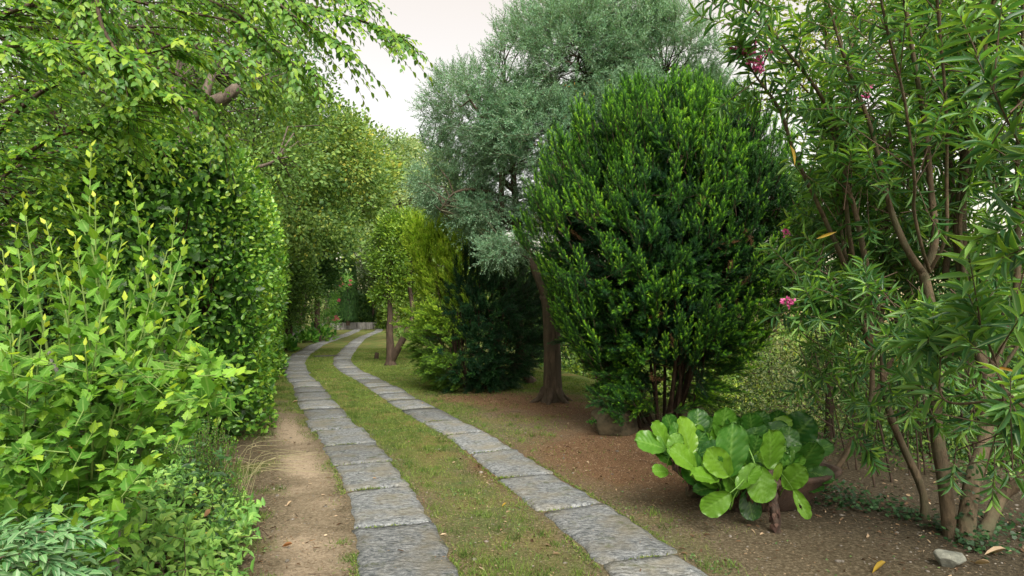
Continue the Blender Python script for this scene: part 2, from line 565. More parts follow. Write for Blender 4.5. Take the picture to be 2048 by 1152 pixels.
BARK_OLIVE = barkmat('olive_bark', (0.022, 0.017, 0.012), (0.115, 0.088, 0.062), 16, 1.0, 0.13, (0.065, 0.055, 0.038))
BARK_DARK = barkmat('dark_bark', (0.025, 0.018, 0.014), (0.09, 0.065, 0.045), 16)
BARK_YEW = barkmat('yew_bark', (0.025, 0.017, 0.012), (0.085, 0.060, 0.040), 20)
BARK_GREY = barkmat('grey_bark', (0.09, 0.088, 0.078), (0.24, 0.235, 0.21), 34, 0.5, .3)
BARK_TAN = barkmat('oleander_bark', (0.035, 0.027, 0.017), (0.125, 0.093, 0.058), 22, 0.9, 0.4, (0.065, 0.062, 0.035))
BARK_PALE = barkmat('pale_bark', (0.025, 0.02, 0.017), (0.16, 0.13, 0.105), 14, 1.0, 0.25)
STEM_GREEN = barkmat('green_stem', (0.10, 0.17, 0.04), (0.17, 0.25, 0.07), 20, 0.1)
TWIG = barkmat('twig_bark', (0.05, 0.035, 0.025), (0.12, 0.085, 0.06), 25, 0.2)
TWIG_OLIVE = barkmat('olive_twig', (0.08, 0.08, 0.05), (0.17, 0.17, 0.11), 25, 0.2)

# ------------------------------------------------------------------ terrain
def ip(y, tab):
    t = np.array(tab, float)
    return np.interp(y, t[:, 0], t[:, 1])
CREST = [(-30, 14), (0, 9), (4, 6.6), (6, 4.8), (9, 3.3), (12.1, 1.95), (17.6, 0.75), (25, 0.0), (40, -2), (55, -4), (120, -4)]
LEFT_C = [(816, 1152), (789, 1055), (765, 1000), (739, 950), (715, 916), (687, 878), (672, 859), (648, 830), (633, 805), (624, 792), (608, 767), (596, 753), (590.8, 740.6), (588, 728), (594.6, 717.8), (603, 708.9), (614, 702.5), (634.6, 689.8), (670, 677), (690, 670.8), (709, 663)]
RIGHT_C = [(1317, 1152), (1286, 1128), (1227, 1080), (1157, 1025), (1068, 966), (994, 913), (951, 881), (917, 862), (876, 843), (804, 805), (772, 783), (731, 757), (717, 751), (697, 740), (686, 728), (683.5, 719), (690, 709), (695, 702.5), (706, 690), (721.5, 677), (742, 668), (756, 663)]
def ctab(C):
    P = np.array([gpos(*c) for c in C])
    a = P[0] - (P[1] - P[0]) / np.linalg.norm(P[1] - P[0]) * 3.0
    P = np.vstack([a, P])
    e = P[-1] + np.array([-1.2, 7, 0.0])
    P = np.vstack([P, e])
    return P
PL, PR = ctab(LEFT_C), ctab(RIGHT_C)
def cx(P, y):
    return np.interp(y, P[:, 1], P[:, 0])
WALL = [(20.0, -7.35), (21.2, -7.5), (24, -8.15), (27.5, -9.0), (32.5, -10.1), (38, -11.3), (43, -12.1)]
def wall_x(y):
    return np.interp(y, [w[0] for w in WALL], [w[1] for w in WALL])
def terrain(x, y, micro=True):
    x = np.asarray(x, float); y = np.asarray(y, float)
    past = x - ip(y, CREST)
    z = -0.42 * np.where(past > 0, past * sstep(0, 1.6, past), 0)
    z = np.maximum(z, -11 + 0 * z)
    # hillside to the left and far beyond
    left = -x - 9 - 0.12 * np.maximum(y - 15, 0)
    z = z + np.where(left > 0, 0.16 * left * sstep(0, 4, left), 0) * sstep(-20, 5, y)
    bed = sstep(0.08, 0.2, wall_x(y) - x) * ((y > 19.9) & (y < 50))
    z = z + 0.36 * bed
    # gentle mound of the lawn by the olive tree
    z = z + 0.06 * np.exp(-((x - 0.3) ** 2 + (y - 12) ** 2) / 9)
    if micro:
        dpath = np.minimum(np.abs(x - cx(PL, y)), np.abs(x - cx(PR, y)))
        w = sstep(0.28, 0.6, dpath)
        z = z + w * (0.035 * (fbm(x * 1.3, y * 1.3, 5) - 0.5) + 0.012 * (noise2(x * 9, y * 9, 8) - 0.5)) + 0.0
    return z
def onground(x, y):
    return np.array([x, y, float(terrain(x, y))])

xs = np.concatenate([[-400, -200, -120, -80, -55, -40, -30, -25, -21, -18], np.arange(-16, 9, 0.14), [9.5, 10, 11, 12, 14, 17, 21, 26, 32, 40, 55, 80, 120, 200, 400]])
ys = np.concatenate([[-60, -30, -15, -8, -4, -2, 0, 1], np.arange(2, 14, 0.10), np.arange(14, 54, 0.2), [55, 57, 60, 65, 72, 85, 100, 130, 180, 260, 400, 600]])
XX, YY = np.meshgrid(xs, ys)
ZZ = terrain(XX, YY)
ZZ = ZZ - 0.0
V = np.stack([XX, YY, ZZ], -1).reshape(-1, 3)
nx, ny = len(xs), len(ys)
i = np.arange(ny - 1)[:, None] * nx + np.arange(nx - 1)[None]
Fg = np.stack([i, i + 1, i + nx + 1, i + nx], -1).reshape(-1, 4)
# cover: R grass, G needle litter, B pale sand; rest is soil, alpha darkens it with oleander shade
def cover(x, y):
    xl = cx(PL, y); xr = cx(PR, y)
    n1 = fbm(x * 0.9, y * 0.9, 21); n2 = fbm(x * 3.1, y * 3.1, 31); n3 = fbm(x * 7, y * 7, 41, 2)
    mid = (x > xl) & (x < xr)
    lf = x <= xl
    rt = x >= xr
    gm = sstep(0.22, 0.52, 0.55 * n1 + 0.45 * n2 + 0.10 * sstep(6, 10, y)) * (0.55 + 0.45 * sstep(5, 10, y) + 0.0)
    gl = sstep(0.39, 0.57, n2 * 0.6 + n1 * 0.4 + 0.22 * sstep(9, 14, y)) * 0.8
    dl = xl - x
    sand = np.exp(-((dl - 0.60 - .1 * (n1 - .5)) / 0.25) ** 2) * sstep(12, 8, y) * (0.35 + 0.65 * sstep(0.38, 0.58, n2 * .5 + n1 * .5 + .04)) * lf
    gl = gl * (1 - np.clip(sand * 1.1, 0, 1))
    dr = x - xr
    gr = sstep(0.31, 0.57, n1 * .5 + n2 * .5 + 0.22 * sstep(9.5, 13, y) + 0.10 * sstep(0.9, 0.3, dr) - 0.25 * sstep(1.0, 2.0, x) * sstep(10.5, 8, y))
    gr = gr * (0.5 + 0.5 * sstep(8, 11, y)) * np.where(y < 6, sstep(1.7, 0.6, dr) * 0.9, 1)
    # litter ring under the yews and olive
    lit = np.exp(-(((x - 1.25) / 1.15) ** 2 + ((y - 7.2) / 1.5) ** 2)) * 1.3
    lit = lit + 0.9 * np.exp(-(((x + 0.6) / 1.5) ** 2 + ((y - 11.4) / 1.1) ** 2)) + 0.8 * np.exp(-(((x - 0.7) / 1.2) ** 2 + ((y - 10.4) / 1.3) ** 2))
    lit = np.clip(lit * (0.4 + 1.1 * n2), 0, 1) * rt
    litm = np.exp(-((y - 6.6) / 1.0) ** 2) * sstep(0.65, 0.15, xr - x) * mid
    g = np.where(mid, gm * (1 - 0.75 * litm), np.where(lf, gl, gr * (1 - 0.85 * lit)))
    edge = np.minimum(np.abs(x - xl), np.abs(x - xr))
    g = g * (1 - 0.5 * sstep(0.40, 0.30, edge) * (y < 9))
    l_ = np.where(mid, litm * 0.8 + 0.15, np.where(lf, 0.35 * n2, lit))
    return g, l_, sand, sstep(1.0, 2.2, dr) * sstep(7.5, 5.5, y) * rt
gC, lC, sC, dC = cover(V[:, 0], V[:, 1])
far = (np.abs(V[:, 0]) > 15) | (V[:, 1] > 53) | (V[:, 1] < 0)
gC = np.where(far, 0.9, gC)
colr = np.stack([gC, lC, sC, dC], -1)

def groundmat():
    m, t, n, l = nt('garden_ground')
    out = n.new('ShaderNodeOutputMaterial')
    geo = n.new('ShaderNodeNewGeometry'); pos = geo.outputs['Position']
    a = n.new('ShaderNodeAttribute'); a.attribute_name = 'cover'
    sp = n.new('ShaderNodeSeparateColor'); l.new(a.outputs['Color'], sp.inputs[0])
    f1 = tex(n, l, 'noise', 38, 8, 0.82, pos); f2 = tex(n, l, 'noise', 9, 8, 0.8, pos); f3 = tex(n, l, 'noise', 190, 3, 0.7, pos)
    f4 = tex(n, l, 'noise', 1.7, 3, 0.6, pos)
    soil = ramp(n, l, f1.outputs[0], [(0.34, (0.042, 0.034, 0.022)), (0.5, (0.120, 0.098, 0.062)), (0.66, (0.27, 0.23, 0.16))])
    dark = ramp(n, l, f1.outputs[0], [(0.35, (0.022, 0.019, 0.013)), (0.52, (0.060, 0.050, 0.033)), (0.68, (0.17, 0.145, 0.10))])  # dark soil, the shade under the oleanders mixed into its colour
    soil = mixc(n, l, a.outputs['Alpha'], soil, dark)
    lit = ramp(n, l, f3.outputs[0], [(0.34, (0.045, 0.026, 0.014)), (0.5, (0.135, 0.078, 0.042)), (0.66, (0.30, 0.20, 0.12))])
    sand = ramp(n, l, f1.outputs[0], [(0.3, (0.19, 0.14, 0.095)), (0.5, (0.37, 0.30, 0.215)), (0.7, (0.52, 0.44, 0.33))])
    gr = ramp(n, l, f1.outputs[0], [(0.28, (0.025, 0.040, 0.012)), (0.5, (0.070, 0.115, 0.026)), (0.72, (0.15, 0.20, 0.055))])
    gr2 = ramp(n, l, f1.outputs[0], [(0.28, (0.055, 0.048, 0.020)), (0.5, (0.14, 0.13, 0.042)), (0.72, (0.25, 0.23, 0.10))])
    r4 = ramp(n, l, f4.outputs[0], [(0.40, (0, 0, 0)), (0.62, (1, 1, 1))])
    gr = mixc(n, l, r4, gr, gr2)
    def thr(chan, nz, w=0.25):
        ad = n.new('ShaderNodeMath'); ad.operation = 'ADD'; l.new(chan, ad.inputs[0])
        sb = n.new('ShaderNodeMath'); sb.operation = 'MULTIPLY_ADD'; l.new(nz, sb.inputs[0]); sb.inputs[1].default_value = 1.0; sb.inputs[2].default_value = -0.5
        l.new(sb.outputs[0], ad.inputs[1])
        mr = n.new('ShaderNodeMapRange'); l.new(ad.outputs[0], mr.inputs[0]); mr.inputs[1].default_value = 0.5 - w; mr.inputs[2].default_value = 0.5 + w
        return mr.outputs[0]
    c = mixc(n, l, thr(sp.outputs[1], f2.outputs[0]), soil, lit)
    c = mixc(n, l, thr(sp.outputs[2], f2.outputs[0], 0.4), c, sand)
    c = mixc(n, l, thr(sp.outputs[0], f2.outputs[0], 0.3), c, gr)
    p = n.new('ShaderNodeBsdfPrincipled'); l.new(c, p.inputs['Base Color']); p.inputs['Roughness'].default_value = 0.95
    p.inputs['Specular IOR Level'].default_value = 0.1
    bp = n.new('ShaderNodeBump'); bp.inputs['Strength'].default_value = 0.9; bp.inputs['Distance'].default_value = 0.022
    l.new(f1.outputs[0], bp.inputs['Height']); l.new(bp.outputs[0], p.inputs['Normal'])
    l.new(p.outputs[0], out.inputs['Surface'])
    return m
GROUND = groundmat()
go = obj_np('ground', V, Fg, GROUND, None, {'cover': colr}, True)
tag(go, 'patchy lawn and bare soil of the garden on both sides of the stone tracks', kind='structure')

# ------------------------------------------------------------------ stone tracks
def stonemat():
    m, t, n, l = nt('grey_granite')
    out = n.new('ShaderNodeOutputMaterial')
    geo = n.new('ShaderNodeNewGeometry'); pos = geo.outputs['Position']
    mp = n.new('ShaderNodeMapping'); l.new(pos, mp.inputs[0]); mp.inputs['Scale'].default_value = (1.0, 1.9, 1.0); mp.inputs['Rotation'].default_value = (0, 0, 0.35)
    oi = n.new('ShaderNodeObjectInfo')
    a = tex(n, l, 'noise', 26, 6, 0.72, mp.outputs[0], 0.6); b = tex(n, l, 'noise', 3.0, 4, 0.6, pos); c = tex(n, l, 'noise', 160, 3, 0.7, pos)
    d = tex(n, l, 'noise', 11, 3, 0.6, mp.outputs[0])
    col = ramp(n, l, a.outputs[0], [(0.34, (0.036, 0.043, 0.047)), (0.47, (0.155, 0.172, 0.182)), (0.62, (0.33, 0.35, 0.355))])
    sp = ramp(n, l, c.outputs[0], [(0.35, (0.55, 0.55, 0.55)), (0.65, (1.35, 1.35, 1.35))])
    col = mixc(n, l, 0.7, col, sp, 'MULTIPLY')
    # lichen and soil film
    lf = ramp(n, l, b.outputs[0], [(0.45, (0, 0, 0)), (0.66, (0.6, 0.6, 0.6))])
    col = mixc(n, l, lf, col, (0.21, 0.19, 0.13))
    b2 = tex(n, l, 'noise', 5.5, 5, 0.75, pos)
    col = mixc(n, l, ramp(n, l, b2.outputs[0], [(0.56, (0, 0, 0)), (0.66, (0.7, 0.7, 0.7))]), col, (0.085, 0.10, 0.045))
    hv = n.new('ShaderNodeHueSaturation'); l.new(col, hv.inputs['Color'])
    mr = n.new('ShaderNodeMapRange'); l.new(oi.outputs['Random'], mr.inputs[0]); mr.inputs[3].default_value = 0.72; mr.inputs[4].default_value = 1.22
    l.new(mr.outputs[0], hv.inputs['Value'])
    p = n.new('ShaderNodeBsdfPrincipled'); l.new(hv.outputs[0], p.inputs['Base Color']); p.inputs['Roughness'].default_value = 0.8; p.inputs['Specular IOR Level'].default_value = 0.25
    ad = n.new('ShaderNodeMath'); ad.operation = 'ADD'; l.new(a.outputs[0], ad.inputs[0])
    ml = n.new('ShaderNodeMath'); ml.operation = 'MULTIPLY'; l.new(d.outputs[0], ml.inputs[0]); ml.inputs[1].default_value = 0.8; l.new(ml.outputs[0], ad.inputs[1])
    bp = n.new('ShaderNodeBump'); bp.inputs['Strength'].default_value = 1.0; bp.inputs['Distance'].default_value = 0.028
    l.new(ad.outputs[0], bp.inputs['Height']); l.new(bp.outputs[0], p.inputs['Normal'])
    l.new(p.outputs[0], out.inputs['Surface'])
    return m
STONE = stonemat()
rng = np.random.default_rng(7)
JOINTS = []
def track(P, width, joints, label, seed):
    rng = np.random.default_rng(seed)
    ysamp = np.linspace(P[0, 1], P[-1, 1], 1500)
    C = np.stack([cx(P, ysamp), ysamp], -1)
    ker = np.ones(41) / 41
    C2 = C.copy(); pad = np.vstack([np.repeat(C[:1], 20, 0), C, np.repeat(C[-1:], 20, 0)])
    C2[:, 0] = np.convolve(pad[:, 0], ker, 'valid')
    s = np.concatenate([[0], np.cumsum(np.linalg.norm(np.diff(C2, axis=0), axis=1))])
    root = empty('stone_track', (C2[0, 0], C2[0, 1], 0), label, 'paving')
    root['kind'] = 'structure'
    sj = [np.interp(j, ysamp, s) for j in joints]
    while sj[-1] < s[-1] - 1.3:
        sj.append(sj[-1] + rng.uniform(0.82, 1.12))
    for a, b in zip(sj[:-1], sj[1:]):
        gap = rng.uniform(0.016, 0.040)
        jx, jy = np.interp(a, s, C2[:, 0]), np.interp(a, s, ysamp)
        if jy < 16: JOINTS.append((jx, jy, np.interp(a + .2, s, C2[:, 0]) - jx, np.interp(a + .2, s, ysamp) - jy, width))
        near = np.interp(a, s, ysamp) < 9
        nu, nv = (19, 13) if near else (5, 5)
        u = np.linspace(a + gap, b - gap, nu); v = np.linspace(-0.5, 0.5, nv)
        w = width * rng.uniform(0.95, 1.07); off = rng.normal(0, 0.012); sk1, sk2 = rng.normal(0, 0.025, 2)
        uu, vv = np.meshgrid(u, v, indexing='ij')
        tt = (uu - a) / (b - a)
        uu = uu + (sk1 * (1 - tt) + sk2 * tt) * vv * 1.5
        px_ = np.interp(uu, s, C2[:, 0]); py_ = np.interp(uu, s, ysamp)
        tx = np.interp(uu + 0.25, s, C2[:, 0]) - np.interp(uu - 0.25, s, C2[:, 0]); ty = np.interp(uu + 0.25, s, ysamp) - np.interp(uu - 0.25, s, ysamp)
        tl = np.hypot(tx, ty); tx /= tl; ty /= tl
        edge_n = (noise2(uu * 9, vv * 7 + seed, 3) - 0.5) * 0.065 * np.abs(vv * 2) ** 3
        q = (vv * w + off + edge_n * np.sign(vv))
        X = px_ + ty * q; Yv = py_ - tx * q
        # ends get rough too
        endr = (np.abs(tt - .5) * 2) ** 8 * (noise2(X * 14, Yv * 14, 9) - 0.5) * 0.05
        X = X + tx * endr; Yv = Yv + ty * endr
        tilt = rng.normal(0, 0.009, 2)
        ed = np.minimum(np.minimum(tt, 1 - tt) * (b - a), (0.5 - np.abs(vv)) * w)
        Z = 0.024 + tilt[0] * vv + tilt[1] * (tt - .5) - 0.012 * np.clip(1 - ed / 0.03, 0, 1)
        if near: Z = Z + (noise2(X * 16, Yv * 26, 15) - 0.5) * 0.013 + (noise2(X * 5, Yv * 5, 16) - 0.5) * 0.008
        Z = Z + terrain(X, Yv, False)
        top = np.stack([X, Yv, Z], -1).reshape(-1, 3)
        ii = np.arange(nu - 1)[:, None] * nv + np.arange(nv - 1)[None]
        F = np.stack([ii, ii + nv, ii + nv + 1, ii + 1], -1).reshape(-1, 4)
        loop = [k for k in range(nv)] + [k * nv + nv - 1 for k in range(1, nu)] + [(nu - 1) * nv + k for k in range(nv - 2, -1, -1)] + [k * nv for k in range(nu - 2, 0, -1)]
        bot = top[loop].copy(); bot[:, 2] = bot[:, 2] - 0.09
        m0 = len(top); L_ = len(loop)
        SF = np.array([[loop[k], loop[(k + 1) % L_], m0 + (k + 1) % L_, m0 + k] for k in range(L_)])
        obj_np('slab', np.vstack([top, bot]), np.vstack([F, SF]), STONE, root, None, False)
    return root
track(PL, 0.55, [2.55, 3.68, 4.85, 5.85, 6.78, 7.68, 8.6, 9.4, 10.3, 11.3, 12.35, 13.2, 14.2], 'left of the two tracks of grey granite slabs, beside the sandy strip', 11)
track(PR, 0.51, [2.2, 3.12, 4.22, 5.28, 6.28, 7.3, 8.3, 9.2, 10.2, 11.2], 'right of the two tracks of grey granite slabs, toward the olive tree', 12)

# ------------------------------------------------------------------ grass, litter, pebbles
M_GRASS = leafmat('grass_blades', [(0.04, 0.07, 0.015), (0.09, 0.16, 0.03), (0.17, 0.24, 0.05), (0.29, 0.27, 0.11)], 0.6, 0.3, 0.2)
M_CLOV = leafmat('clover_leaves', [(0.04, 0.10, 0.03), (0.09, 0.19, 0.06), (0.17, 0.26, 0.09)], 0.6, 0.25, 0.2)
M_LITTER = leafmat('dry_litter', [(0.06, 0.035, 0.02), (0.15, 0.09, 0.05), (0.28, 0.20, 0.12), (0.44, 0.35, 0.24)], 0.7, 0.1, 0.2)
def on_track(x, y):
    return np.minimum(np.abs(x - cx(PL, y)), np.abs(x - cx(PR, y))) < 0.27 * 1.06
rng = np.random.default_rng(3)
def scatter(n, ymin, ymax, dens, power=1.0, xl=None, xr=None):
    # denser near the camera
    u = rng.uniform(0, 1, n)
    y = ymin * (ymax / ymin) ** u
    a = np.maximum(-y * 0.80, cx(PL, y) - 2.2); b = np.minimum(y * 0.80, cx(PR, y) + 4.5)
    x = rng.uniform(a, b)
    k = rng.uniform(0, 1, n) < dens(x, y)
    return x[k], y[k]
lv = Leaves()
x, y = scatter(420000, 3.0, 26, lambda x, y: np.where(on_track(x, y), 0, cover(x, y)[0] ** 1.3 * (0.35 + 1.3 * sstep(0.42, 0.62, fbm(x * 2.3, y * 2.3, 77)))))
n = len(x); z = terrain(x, y)
D = norm(np.stack([rng.normal(0, .55, n), rng.normal(0, .55, n), rng.uniform(.5, 1, n)], -1))
g2 = np.clip(0.25 + 0.5 * fbm(x * 1.1, y * 1.1, 55) + rng.normal(0, 0.17, n), 0, 1)
sc = np.clip(y / 7, 0.8, 2.2)
lv.add(np.stack([x, y, z - 0.002], -1), D, rdir(rng, n), rng.uniform(0.016, 0.042, n) * sc ** .4, 0.0055 * sc, g2)
o = put_leaves(None, lv, T_NEED, M_GRASS, part='grass')
tag(o, 'short thin grass growing between and beside the stone tracks', kind='stuff')
# clover and small weeds
lv = Leaves()
def cden(x, y):
    c = cover(x, y)
    return np.where(on_track(x, y), 0, (sstep(0.52, 0.66, fbm(x * 1.9, y * 1.9, 91)) * 0.8 * (c[0] > .25) + 0.01) * sstep(11, 6, y))
x, y = scatter(60000, 3.2, 11, cden)
n = len(x); z = terrain(x, y) + rng.uniform(0.004, 0.022, n)
D = norm(np.stack([rng.normal(0, 1, n), rng.normal(0, 1, n), rng.uniform(0, .6, n)], -1))
lv.add(np.stack([x, y, z], -1), D, np.array([[0, 0, 1.0]]) + rng.normal(0, .3, (n, 3)), rng.uniform(0.010, 0.024, n), rng.uniform(0.008, 0.018, n), rng.uniform(0, 1, n))
o = put_leaves(None, lv, T_TWO, M_CLOV, part='clover')
tag(o, 'small clover and weed leaves creeping through the thin lawn', kind='stuff')
# moss and weeds in the joints and along the slab edges
lv = Leaves()
n = 9000; y = 3.4 * (12 / 3.4) ** rng.uniform(0, 1, n)
Pc = np.where(rng.uniform(size=n) < 0.5, cx(PL, y), cx(PR, y))
x = Pc + rng.choice([-1, 1], n) * (0.285 + np.abs(rng.normal(0, 0.03, n)))
k = noise2(x * 1.5, y * 1.5, 5) > 0.5; x, y = x[k], y[k]; n = len(x)
lv.add(np.stack([x, y, terrain(x, y)], -1), np.stack([rng.normal(0, .7, n), rng.normal(0, .7, n), rng.uniform(.3, 1, n)], -1), rdir(rng, n), rng.uniform(.012, .032, n), rng.uniform(.004, .009, n), rng.uniform(0.1, 0.8, n))
o = put_leaves(None, lv, T_TWO, M_GRASS, part='edge_grass')
tag(o, 'tufts of weed along the edges of the granite slabs', kind='stuff')
lv = Leaves(); rj = np.random.default_rng(77)
for (jx, jy, tx, ty, wd) in JOINTS:
    tl = math.hypot(tx, ty); tx, ty = tx / tl, ty / tl; n = int(rj.uniform(20, 120))
    q = (rj.uniform(-.5, .5, n) if rj.uniform() < .5 else np.clip(rj.normal(rj.uniform(-.4, .4), .15, n), -.5, .5)) * wd; r = rj.normal(0, .008, n)
    x = jx + ty * q + tx * r; y = jy - tx * q + ty * r
    lv.add(np.stack([x, y, terrain(x, y) + .008], -1), np.stack([rj.normal(0, .8, n), rj.normal(0, .8, n), rj.uniform(.3, 1, n)], -1), rdir(rj, n), rj.uniform(.015, .035, n), rj.uniform(.005, .010, n), rj.uniform(.1, .9, n))
o = put_leaves(None, lv, T_TWO, M_GRASS, part='joint_weeds')
tag(o, 'weeds and moss growing in the joints between the granite slabs', kind='stuff')
# dry litter
lv = Leaves()
def lden(x, y):
    c = cover(x, y)
    return np.where(on_track(x, y), 0.006, np.clip(c[1] * 0.9 + 0.06 * (1 - c[2]), 0, 1))
x, y = scatter(200000, 3.2, 18, lden)
n = len(x); z = terrain(x, y) + rng.uniform(0.001, 0.010, n) + 0.03 * on_track(x, y)
D = norm(np.stack([rng.normal(0, 1, n), rng.normal(0, 1, n), rng.normal(0, .15, n)], -1))
lv.add(np.stack([x, y, z], -1), D, np.array([[0, 0, 1.0]]) + rng.normal(0, .35, (n, 3)), rng.uniform(0.008, 0.026, n), rng.uniform(0.002, 0.008, n), rng.uniform(0, 1, n) ** 1.3)
o = put_leaves(None, lv, T_TWO, M_LITTER, part='leaf_litter')
tag(o, 'fine brown needle and leaf litter on the soil', kind='stuff')
# taller tufts and broad weeds
lv = Leaves()
nt_ = 520; y0 = 3.4 * (14 / 3.4) ** rng.uniform(0, 1, nt_); x0 = rng.uniform(cx(PL, y0) - 1.1, cx(PR, y0) + 1.2)
ok = (cover(x0, y0)[0] > .25) & ~on_track(x0, y0); x0, y0 = x0[ok], y0[ok]
kk = 26; x = np.repeat(x0, kk) + rng.normal(0, .035, len(x0) * kk); y = np.repeat(y0, kk) + rng.normal(0, .035, len(x0) * kk); n = len(x)
hh = np.repeat(rng.uniform(.03, .085, len(x0)), kk) * rng.uniform(.6, 1.2, n)
lv.add(np.stack([x, y, terrain(x, y)], -1), np.stack([rng.normal(0, .5, n), rng.normal(0, .5, n), rng.uniform(.6, 1, n)], -1), rdir(rng, n), hh, .006, np.clip(np.repeat(rng.uniform(.1, .6, len(x0)), kk) + rng.normal(0, .1, n), 0, 1))
o = put_leaves(None, lv, T_NEED, M_GRASS, part='grass_tufts')
tag(o, 'taller tufts of grass scattered through the thin lawn', kind='stuff')
lv = Leaves()
def dden(x, y):
    c = cover(x, y); dr = x - cx(PR, y)
    return np.where(on_track(x, y), .02, .10 + .5 * c[1] + .55 * c[3] + .3 * (x < cx(PL, y) - .8))
x, y = scatter(5200, 3.3, 14, dden)
n = len(x)
lv.add(np.stack([x, y, terrain(x, y) + rng.uniform(.004, .018, n) + .026 * on_track(x, y)], -1), np.stack([rng.normal(0, 1, n), rng.normal(0, 1, n), rng.normal(0, .25, n)], -1), np.array([[0, 0, 1.0]]) + rng.normal(0, .5, (n, 3)), rng.uniform(.02, .06, n), rng.uniform(.008, .024, n), rng.uniform(0, 1, n) ** 1.6)
o = put_leaves(None, lv, T_OVAL, M_LITTER, part='dead_leaves')
tag(o, 'curled dead leaves scattered over the soil and litter', kind='stuff')
g = Geo(); x, y = scatter(1500, 3.3, 12, lambda x, y: np.where(on_track(x, y), .0, .15 + .7 * cover(x, y)[1] + .5 * cover(x, y)[3]))
n = len(x); p0 = np.stack([x, y, terrain(x, y) + .006], -1); a = rng.uniform(0, 6.28, n); ln = rng.uniform(.03, .16, n)
g.segs(p0, p0 + np.stack([np.cos(a) * ln, np.sin(a) * ln, rng.uniform(-.004, .02, n)], -1), rng.uniform(.001, .003, n), .001)
o = g.obj('fallen_twigs', TWIG, None, kind='stuff'); tag(o, 'small fallen twigs lying on the soil', kind='stuff')
# pebbles
def ico_mesh():
    import bmesh
    bm = bmesh.new(); bmesh.ops.create_icosphere(bm, subdivisions=1, radius=1)
    V = np.array([v.co[:] for v in bm.verts]); F = np.array([[v.index for v in f.verts] for f in bm.faces]); bm.free()
    return V, F
icoV, icoF = ico_mesh()
def pebblemat(name, c1, c2, sc=8.0):
    m, t, n, l = nt(name); out = n.new('ShaderNodeOutputMaterial')
    geo = n.new('ShaderNodeNewGeometry')
    a = tex(n, l, 'noise', sc, 5, 0.7, geo.outputs['Position'])
    p = n.new('ShaderNodeBsdfPrincipled'); l.new(ramp(n, l, a.outputs[0], [(0.35, c1), (0.65, c2)]), p.inputs['Base Color']); p.inputs['Roughness'].default_value = 0.85
    bp = n.new('ShaderNodeBump'); bp.inputs['Strength'].default_value = 0.7; bp.inputs['Distance'].default_value = 0.015
    b2 = tex(n, l, 'noise', sc * 5, 5, 0.7, geo.outputs['Position'])
    l.new(b2.outputs[0], bp.inputs['Height']); l.new(bp.outputs[0], p.inputs['Normal'])
    l.new(p.outputs[0], out.inputs['Surface']); return m
M_PEB = pebblemat('pebble_stone', (0.07, 0.062, 0.05), (0.25, 0.23, 0.195), 8)
x, y = scatter(5000, 3.2, 9, lambda x, y: np.where(on_track(x, y), 0.0, 0.35 + 0.3 * cover(x, y)[3]))
n = len(x); r = rng.uniform(0.003, 0.009, n) * (1 + 1.4 * (rng.uniform(size=n) < 0.08))
S3 = rng.uniform(.6, 1.3, (n, 1, 3)) * np.array([1, 1, .6])
V = icoV[None] * r[:, None, None] * S3 * rng.uniform(.85, 1.15, (n, len(icoV), 1)) + np.stack([x, y, terrain(x, y)], -1)[:, None]
F = (icoF[None] + (np.arange(n) * len(icoV))[:, None, None]).reshape(-1, 3)
o = obj_np('gravel', V.reshape(-1, 3), F, M_PEB, None, kind='stuff')
tag(o, 'small pale pebbles scattered over the bare soil', kind='stuff')

# ------------------------------------------------------------------ generic tree
def crown_points(rng, blobs, n, inner=0.55, lower=-0.6, nz=0.0, seed=0, nscale=1.0):
    B = np.array([list(b[0]) + list(b[1]) for b in blobs], float)
    w = (B[:, 3] * B[:, 4] + B[:, 4] * B[:, 5] + B[:, 3] * B[:, 5]); w = w / w.sum()
    out = []; on = []
    while sum(len(a) for a in out) < n:
        m = n
        k = rng.choice(len(B), m, p=w)
        d = rdir(rng, m)
        d = d[:, :]
        r = inner + (1 - inner) * rng.uniform(0, 1, m) ** 0.6
        P = B[k, :3] + d * B[k, 3:] * r[:, None]
        ok = d[:, 2] > lower
        # drop those deep inside another blob
        for b in range(len(B)):
            q = ((P - B[b, :3]) / B[b, 3:])
            ok &= (np.linalg.norm(q, axis=1) > inner * 0.95) | (k == b)
        if nz > 0:
            ok &= noise3(P[:, 0] * nscale, P[:, 1] * nscale, P[:, 2] * nscale, seed) > nz
        out.append(P[ok]); on.append(norm(d / B[k, 3:])[ok])
    return np.concatenate(out)[:n], np.concatenate(on)[:n]
def clump_leaves(rng, C, O, cr, k, L, W, tint=(0, 1), up=0.6, out=0.8, flat=0.75, tipup=0.0):
    M = len(C)
    cr = np.broadcast_to(cr, (M,))
    d = rdir(rng, M * k).reshape(M, k, 3)
    r = rng.uniform(0, 1, (M, k, 1)) ** 0.5
    P = C[:, None] + d * r * cr[:, None, None] * np.array([1, 1, flat])
    D = norm(d * 0.7 + O[:, None] * out + rng.normal(0, .5, (M, k, 3)) + np.array([0, 0, tipup]))
    N = np.array([0, 0, up]) + O[:, None] * 0.5 + rng.normal(0, .5, (M, k, 3))
    ct = rng.uniform(-.22, .22, (M, 1))
    t = np.clip(rng.uniform(tint[0], tint[1], (M, k)) + ct, 0, 1)
    s = rng.uniform(.7, 1.25, (M, k))
    return P.reshape(-1, 3), D.reshape(-1, 3), N.reshape(-1, 3), (L * s).ravel(), (W * s).ravel(), t.ravel()
